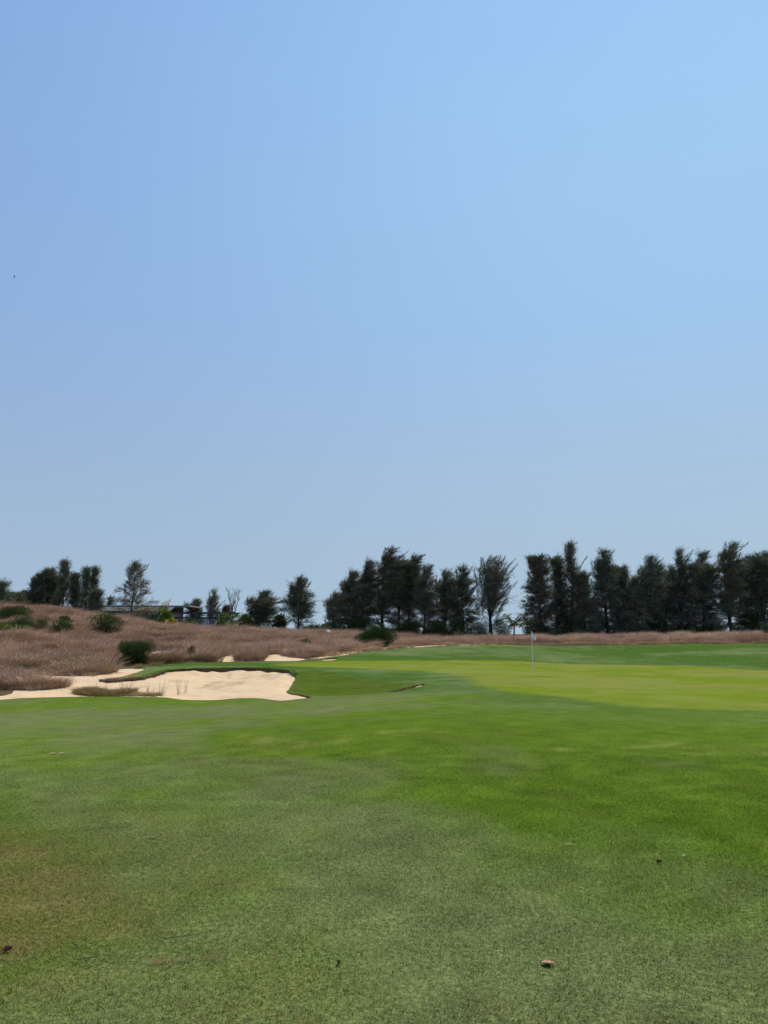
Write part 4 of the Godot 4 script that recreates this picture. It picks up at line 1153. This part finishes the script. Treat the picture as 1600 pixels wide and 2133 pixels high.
func build_litter() -> void:
	var rng := RandomNumberGenerator.new()
	rng.seed = 77
	var leaves := [
		[0.79, -4.0, 0.066, 0.056, 0.30, 2.9, Color(0.42, 0.26, 0.19), "curled pinkish brown dead leaf casting a shadow on the near turf", ""],
		[1.91, -5.65, 0.05, 0.03, 0.6, 0.4, Color(0.12, 0.06, 0.035), "small dark brown leaf on the lush turf near a white speck", ""],
		[-4.47, -10.75, 0.10, 0.036, 0.25, 0.2, Color(0.62, 0.52, 0.30), "pale straw-coloured fallen leaf, one of a pair on the turf", "pair of pale leaves"],
		[-4.33, -10.72, 0.10, 0.036, 0.3, 0.35, Color(0.62, 0.52, 0.30), "pale straw-coloured fallen leaf, one of a pair on the turf", "pair of pale leaves"],
		[-9.28, -21.6, 0.14, 0.06, 0.3, 0.1, Color(0.55, 0.48, 0.30), "pale fallen leaf by the edge of the bunker sand", ""],
		[-6.98, -19.0, 0.14, 0.05, 0.3, 0.2, Color(0.60, 0.52, 0.32), "pale fallen leaf lying alone on the fairway hollow", ""],
		[-0.22, -4.0, 0.035, 0.02, 0.9, 1.3, Color(0.05, 0.04, 0.03), "tiny blackish shrivelled leaf on the near turf", ""],
		[-1.89, -4.15, 0.05, 0.03, 0.7, 0.7, Color(0.13, 0.06, 0.045), "dark reddish leaf on the brownish turf patch", ""],
		[2.14, -5.8, 0.022, 0.018, 0.8, 0.0, Color(0.80, 0.78, 0.70), "small white petal on the lush turf", ""],
		[1.39, -6.1, 0.05, 0.022, 0.3, 0.0, Color(0.50, 0.46, 0.25), "small straw-coloured leaf on the lush turf", ""],
	]
	for l in leaves:
		var o := part("fallen_leaf", leaf_mesh(rng, l[2], l[3], l[4], l[6]), M.litter, self)
		o.position = Vector3(l[0], ground(l[0], l[1]) + 0.006, l[1])
		o.rotation.y = l[5]
		o.rotation.x = 0.18
		tag(o, l[7], "leaf", l[8])
	var twigs := [
		[-2.25, -6.55, 0.34, 0.35, 0.0045, "forked dark twig on the brownish turf patch", true],
		[-1.0, -4.32, 0.30, 0.30, 0.0035, "long thin dark twig lying on the near turf", false],
		[-1.74, -6.2, 0.20, -0.5, 0.004, "short thick twig on the turf beside reddish litter", true],
		[-1.4, -4.05, 0.22, 0.25, 0.003, "thin reddish twig next to the reddish needle litter", false],
		[-0.62, -5.05, 0.14, -0.1, 0.003, "short thin twig on plain grey-green turf", false],
		[-3.2, -7.6, 0.26, 0.15, 0.003, "straight dark twig on the turf beyond the brownish patch", false],
		[-2.9, -5.9, 0.22, 0.7, 0.0035, "slanting twig on the brownish turf patch", false],
		[-1.1, -4.75, 0.16, -0.15, 0.003, "small dark twig between two longer twigs", false],
	]
	for t in twigs:
		var v := PackedVector3Array()
		var c := PackedColorArray()
		var p := PackedVector3Array()
		var r := PackedFloat32Array()
		for k in 7:
			var s := k / 6.0
			p.append(Vector3((s - 0.5) * t[2], 0.010 + 0.008 * sin(s * PI) + rng.randf_range(0, 0.004), sin(s * 4.0) * 0.015 + rng.randf_range(-0.004, 0.004)))
			r.append(t[4] * 0.65 * (1.0 - 0.6 * s))
		tube(v, c, p, r, Color(0.110, 0.075, 0.050), 5)
		if t[6]: tube(v, c, PackedVector3Array([p[2], p[2] + Vector3(0.04, 0.02, -0.05)]), PackedFloat32Array([t[4] * 0.8, t[4] * 0.4]), Color(0.110, 0.075, 0.050), 5)
		var o := part("twig", array_mesh(v, c), M.litter, self)
		o.position = Vector3(t[0], ground(t[0], t[1]) + 0.004, t[1])
		o.rotation.y = t[3]
		tag(o, t[5], "twig")
	# drifts of reddish dead needles
	var needle := PackedVector3Array([Vector3(-0.04, 0, -0.0011), Vector3(-0.04, 0, 0.0011), Vector3(0.04, 0.004, 0)])
	var at := []
	var cols := PackedColorArray()
	for s: Array in [[-0.96, -5.2, 0.34, 150], [-1.07, -4.0, 0.10, 60], [-0.85, -4.05, 0.10, 40], [-2.6, -6.2, 0.7, 160], [-1.7, -6.3, 0.5, 120], [-2.6, -5.0, 0.6, 120], [-0.45, -3.45, 0.3, 70], [-1.9, -4.2, 0.25, 50], [-0.6, -4.6, 1.2, 120], [0.6, -4.6, 1.4, 60]]:
		for k in s[3]:
			var px: float = s[0] + rng.randfn() * s[2] * 0.6
			var pz: float = s[1] + rng.randfn() * s[2] * 0.3
			var f := rng.randf_range(0.5, 1.2)
			at.append(Transform3D(Basis(Vector3.UP, rng.randfn() * 0.5).scaled(Vector3(f, f, f)), Vector3(px, ground(px, pz) + rng.randf_range(0.012, 0.022), pz)))
			cols.append(Color(0.17, 0.065, 0.04).lerp(Color(0.12, 0.08, 0.05), rng.randf()))
	var root := base("needle_litter", Vector3.ZERO)
	tag(root, "drifts of reddish dead needles caught in the near turf", "needles", "", "stuff")
	scatter("needles", array_mesh(needle, PackedColorArray([Color.WHITE, Color.WHITE, Color.WHITE])), M.litter, at, cols, root)

func build_stone(called: String, at: Vector3, size: Vector3, seed_: int, mat: Material, label: String) -> void:
	var sm := SphereMesh.new()
	sm.radial_segments = 24
	sm.rings = 12
	var arr := sm.get_mesh_arrays()
	var v: PackedVector3Array = arr[Mesh.ARRAY_VERTEX]
	var f := FastNoiseLite.new()
	f.seed = seed_
	f.frequency = 1.4
	for i in v.size(): v[i] = v[i] * 2.0 * (0.5 + 0.10 * f.get_noise_3dv(v[i] * 2.0)) * size
	arr[Mesh.ARRAY_VERTEX] = v
	var m := ArrayMesh.new()
	m.add_surface_from_arrays(Mesh.PRIMITIVE_TRIANGLES, arr)
	var st := SurfaceTool.new()
	st.create_from(m, 0)
	st.generate_normals()
	var o := part(called, st.commit(), mat, self)
	o.position = at
	tag(o, label, "stone")

func build_bird() -> void:
	var root := base("bird", Vector3(-30.67, 30.8, -60.0), 0.5)
	root.scale = Vector3(0.6, 0.6, 0.6)
	tag(root, "small dark bird flying high in the empty sky", "bird")
	var v := PackedVector3Array()
	var c := PackedColorArray()
	tube(v, c, PackedVector3Array([Vector3(-0.13, 0, 0), Vector3(-0.09, 0.02, 0), Vector3(0, 0.02, 0), Vector3(0.08, 0.0, 0), Vector3(0.16, -0.01, 0)]), PackedFloat32Array([0.004, 0.026, 0.036, 0.018, 0.012]), Color(0.04, 0.04, 0.045), 8)
	for s in [-1.0, 1.0]:
		var a := Vector3(-0.05, 0.02, 0.02 * s)
		var b := Vector3(0.05, 0.02, 0.02 * s)
		var e := Vector3(-0.02, 0.09 * s, 0.10 * s)
		var t := Vector3(0.06, 0.14 * s, 0.20 * s)
		v.append_array([a, e, b, b, e, t])
		for k in 6: c.append(Color(0.04, 0.04, 0.045))
	part("body", array_mesh(v, c), M.tint_plain, root)

func make_sky() -> Sky:
	# hazy clear air: pale grey-blue low down, deeper blue above, a little brighter towards the sun
	var stops := [[-90.0, 0.55, 0.72, 0.76], [0.0, 0.595, 0.80, 0.84], [7.0, 0.545, 0.745, 0.845], [22.0, 0.380, 0.610, 0.885], [43.0, 0.264, 0.453, 0.785], [90.0, 0.19, 0.35, 0.66]]
	var img := Image.create(512, 256, false, Image.FORMAT_RGBF)
	var sun := TO_SUN.normalized()
	for j in 256:
		var el := 90.0 - (j + 0.5) / 256.0 * 180.0
		var col := Color.BLACK
		for k in stops.size() - 1:
			if el >= stops[k][0] and el <= stops[k + 1][0]:
				var t: float = (el - stops[k][0]) / (stops[k + 1][0] - stops[k][0])
				col = Color(stops[k][1], stops[k][2], stops[k][3]).lerp(Color(stops[k + 1][1], stops[k + 1][2], stops[k + 1][3]), t)
		for i in 512:
			var az := (i + 0.5) / 512.0 * TAU
			var dir := Vector3(sin(az) * cos(deg_to_rad(el)), sin(deg_to_rad(el)), -cos(az) * cos(deg_to_rad(el)))
			var near := 0.64 + 0.76 * pow(maxf(0.0, dir.dot(sun)), 4.0)
			img.set_pixel(i, j, Color(col.r * near, col.g * near, col.b * pow(near, 0.6)))
	var m := PanoramaSkyMaterial.new()
	m.panorama = ImageTexture.create_from_image(img)
	var s := Sky.new()
	s.sky_material = m
	return s

func _ready() -> void:
	var cam := Camera3D.new()
	cam.name = "camera"
	cam.fov = 67.31
	cam.far = 2000.0
	cam.near = 0.05
	add_child(cam)
	cam.position = Vector3(0, 1.6, 0)
	cam.rotation_degrees = Vector3(8.922, 0, 0)
	cam.current = true
	var env := Environment.new()
	env.background_mode = Environment.BG_SKY
	env.sky = make_sky()
	env.tonemap_mode = Environment.TONE_MAPPER_LINEAR
	env.tonemap_exposure = 1.2
	env.background_energy_multiplier = 0.833
	env.sdfgi_enabled = true
	env.ssao_enabled = true
	env.ssil_enabled = true
	var we := WorldEnvironment.new()
	we.name = "environment"
	we.environment = env
	add_child(we)
	var sun := DirectionalLight3D.new()
	sun.name = "sun"
	sun.light_energy = 1.45
	sun.light_color = Color(1.0, 0.94, 0.83)
	sun.light_angular_distance = 0.55
	sun.shadow_enabled = true
	add_child(sun)
	sun.look_at_from_position(Vector3.ZERO, -TO_SUN, Vector3(0, 0, 1))

	for q: Array in [[n_broad, 3, 0.07], [n_mid, 9, 0.42], [n_fine, 21, 1.7], [n_tint, 33, 0.22]]:
		q[0].seed = q[1]
		q[0].frequency = q[2]
		q[0].noise_type = FastNoiseLite.TYPE_SIMPLEX_SMOOTH
		q[0].fractal_octaves = 3
	materials()
	for q: Vector2 in MOWN: mown_poly.append(q)
	for q: Vector2 in GREEN: green_poly.append(q)
	for q: Vector2 in BOWL: bowl_poly.append(q)
	bowl_poly = rounded(bowl_poly)
	mown_poly = rounded(mown_poly)
	green_poly = rounded(green_poly)
	green_box = Rect2(green_poly[0], Vector2.ZERO)
	for q in green_poly: green_box = green_box.expand(q)
	green_box = green_box.grow(1.5)
	survey()
	sands = [smooth_outline(BUNKER, 0.24), smooth_outline(SLIT, 0.12, 0.12), smooth_outline(LITTLE_BUNKER, 0.04), smooth_outline(SAND_A, 0.0), smooth_outline(SAND_B, 0.0), smooth_outline(SAND_C, 0.0), smooth_outline(SAND_RIBBON, 0.0)]
	var foot := RandomNumberGenerator.new()
	foot.seed = 19
	for walk: Array in [[-8.0, -31.0, 0.9, 0.35, 9], [-4.2, -29.5, -0.8, -0.25, 7], [-9.0, -28.5, 0.8, -0.1, 9], [-5.0, -33.0, -0.7, 0.2, 8], [-12.0, -27.5, -0.6, -0.3, 6]]:
		for k in walk[4]:
			prints.append(Vector3(walk[0] + walk[2] * 0.7 * k + foot.randf_range(-0.15, 0.15), walk[1] + walk[3] * k + (0.14 if k % 2 else -0.14), foot.randf_range(0.13, 0.2)))
	for k in 24: prints.append(Vector3(foot.randf_range(-12.0, -3.5), foot.randf_range(-34.0, -26.0), foot.randf_range(0.15, 0.45)))
	print("ground")
	build_ground()
	var told := [["bunker", "large pale sand bunker with a dark earth lip beside the putting green", 0.1], ["bunker", "narrow slit of a bunker with a slanting dark earth face", 0.1], ["bunker", "tiny bunker at the far corner of the putting green", 0.15],
		["sand_patch", "bare sand patch beside the egg-shaped bush at the foot of the dune", 0.3], ["sand_patch", "narrow bare sand patch in the dry grass at the foot of the dune", 0.3], ["sand_patch", "wide bare sand patch between dry grass and the green's collar", 0.3], ["sand_strip", "thin pale strip of sand edging the turf below the dry grass", 0.3]]
	for i in sands.size(): build_sand(sands[i], told[i][0], told[i][1], told[i][2])
	print("grass")
	build_dry_grass()
	build_turf()
	print("trees")
	for i in TREES.size(): build_tree(TREES[i], i)
	for i in BUSHES.size(): build_bush(BUSHES[i], i)
	print("things")
	build_palm(Vector3(17.0, 0.6, -102.0), 2.8, 1, "bushy palm behind the boundary wall in the gap beside the airy tree")
	build_palm(Vector3(18.9, 0.6, -103.0), 2.9, 2, "slimmer palm behind the boundary wall close to the windbreak")
	build_pavilion()
	build_terrace()
	build_wall()
	build_flag()
	build_stone("boulder", Vector3(-5.1, ground(-5.1, -71.0) + 0.42, -71.0), Vector3(0.38, 0.40, 0.34), 3, M.white, "rounded white boulder on the crest of the dry grass")
	build_stone("stone", Vector3(-25.4, ground(-25.4, -58.0) + 0.25, -57.5), Vector3(0.26, 0.16, 0.2), 8, M.pale, "pale stone between the dark thicket bush and the flat-topped bush")
	build_litter()
	build_bird()

func rounded(p: PackedVector2Array) -> PackedVector2Array:
	var out := PackedVector2Array()
	for i in p.size():
		var a := p[i]
		var b := p[(i + 1) % p.size()]
		out.append(a.lerp(b, 0.25))
		out.append(a.lerp(b, 0.75))
	return out

func materials() -> void:
	var turf := tinted(0.95, 0.06)
	turf.albedo_texture = noise_tex(0.045, Color(0.62, 0.62, 0.62), Color(1, 1, 1), 41, 512, 5)
	turf.uv1_triplanar = true
	turf.uv1_world_triplanar = true
	turf.uv1_scale = Vector3(0.9, 0.9, 0.9)
	turf.normal_enabled = true
	turf.normal_texture = noise_tex(0.09, Color.BLACK, Color.WHITE, 43, 512, 4, true, 6.0)
	turf.normal_scale = 0.7
	M.turf = turf
	var green := turf.duplicate()
	green.normal_scale = 0.3
	M.green = green
	M.soil = turf.duplicate()
	M.blade = tinted(0.75, 0.12)
	M.blade.backlight_enabled = true
	M.blade.backlight = Color(0.60, 0.70, 0.22)
	M.straw = tinted(0.7, 0.3)
	M.straw.backlight_enabled = true
	M.straw.backlight = Color(0.50, 0.44, 0.36)
	M.needle = tinted(0.75, 0.25)
	M.needle.backlight_enabled = true
	M.needle.backlight = Color(0.36, 0.40, 0.28)
	M.leaf = tinted(0.6, 0.3)
	M.leaf.backlight_enabled = true
	M.leaf.backlight = Color(0.34, 0.42, 0.14)
	M.bark = tinted(0.9, 0.2)
	M.tint_plain = tinted(0.5, 0.4)
	M.cloth = tinted(0.8, 0.2)
	M.cloth.backlight_enabled = true
	M.cloth.backlight = Color(0.4, 0.4, 0.4)
	M.litter = tinted(0.8, 0.2)
	var sand := tinted(0.95, 0.1)
	sand.albedo_texture = noise_tex(0.08, Color(0.82, 0.81, 0.80), Color(1, 1, 1), 51, 512, 5)
	sand.uv1_triplanar = true
	sand.uv1_world_triplanar = true
	sand.uv1_scale = Vector3(0.7, 0.7, 0.7)
	sand.normal_enabled = true
	sand.normal_texture = noise_tex(0.05, Color.BLACK, Color.WHITE, 53, 512, 4, true, 8.0)
	sand.normal_scale = 0.6
	M.sand = sand
	M.earth = tinted(0.95, 0.1)
	M.roof = plain(0.10, 0.105, 0.11, 0.8, 0.2)
	M.roof.cull_mode = BaseMaterial3D.CULL_DISABLED
	M.pale = plain(0.36, 0.36, 0.35)
	M.steel = plain(0.035, 0.037, 0.04, 0.6)
	M.black = plain(0.012, 0.012, 0.014, 0.6)
	M.slate = plain(0.10, 0.115, 0.14, 0.6)
	M.concrete = plain(0.26, 0.26, 0.25)
	M.dark_concrete = plain(0.055, 0.055, 0.055)
	M.white = plain(0.78, 0.77, 0.74, 0.6)
	M.beige = plain(0.55, 0.46, 0.33)
	M.beige.cull_mode = BaseMaterial3D.CULL_DISABLED
	var glass := StandardMaterial3D.new()
	glass.transparency = BaseMaterial3D.TRANSPARENCY_ALPHA
	glass.albedo_color = Color(0.5, 0.6, 0.62, 0.25)
	glass.roughness = 0.05
	M.glass = glass
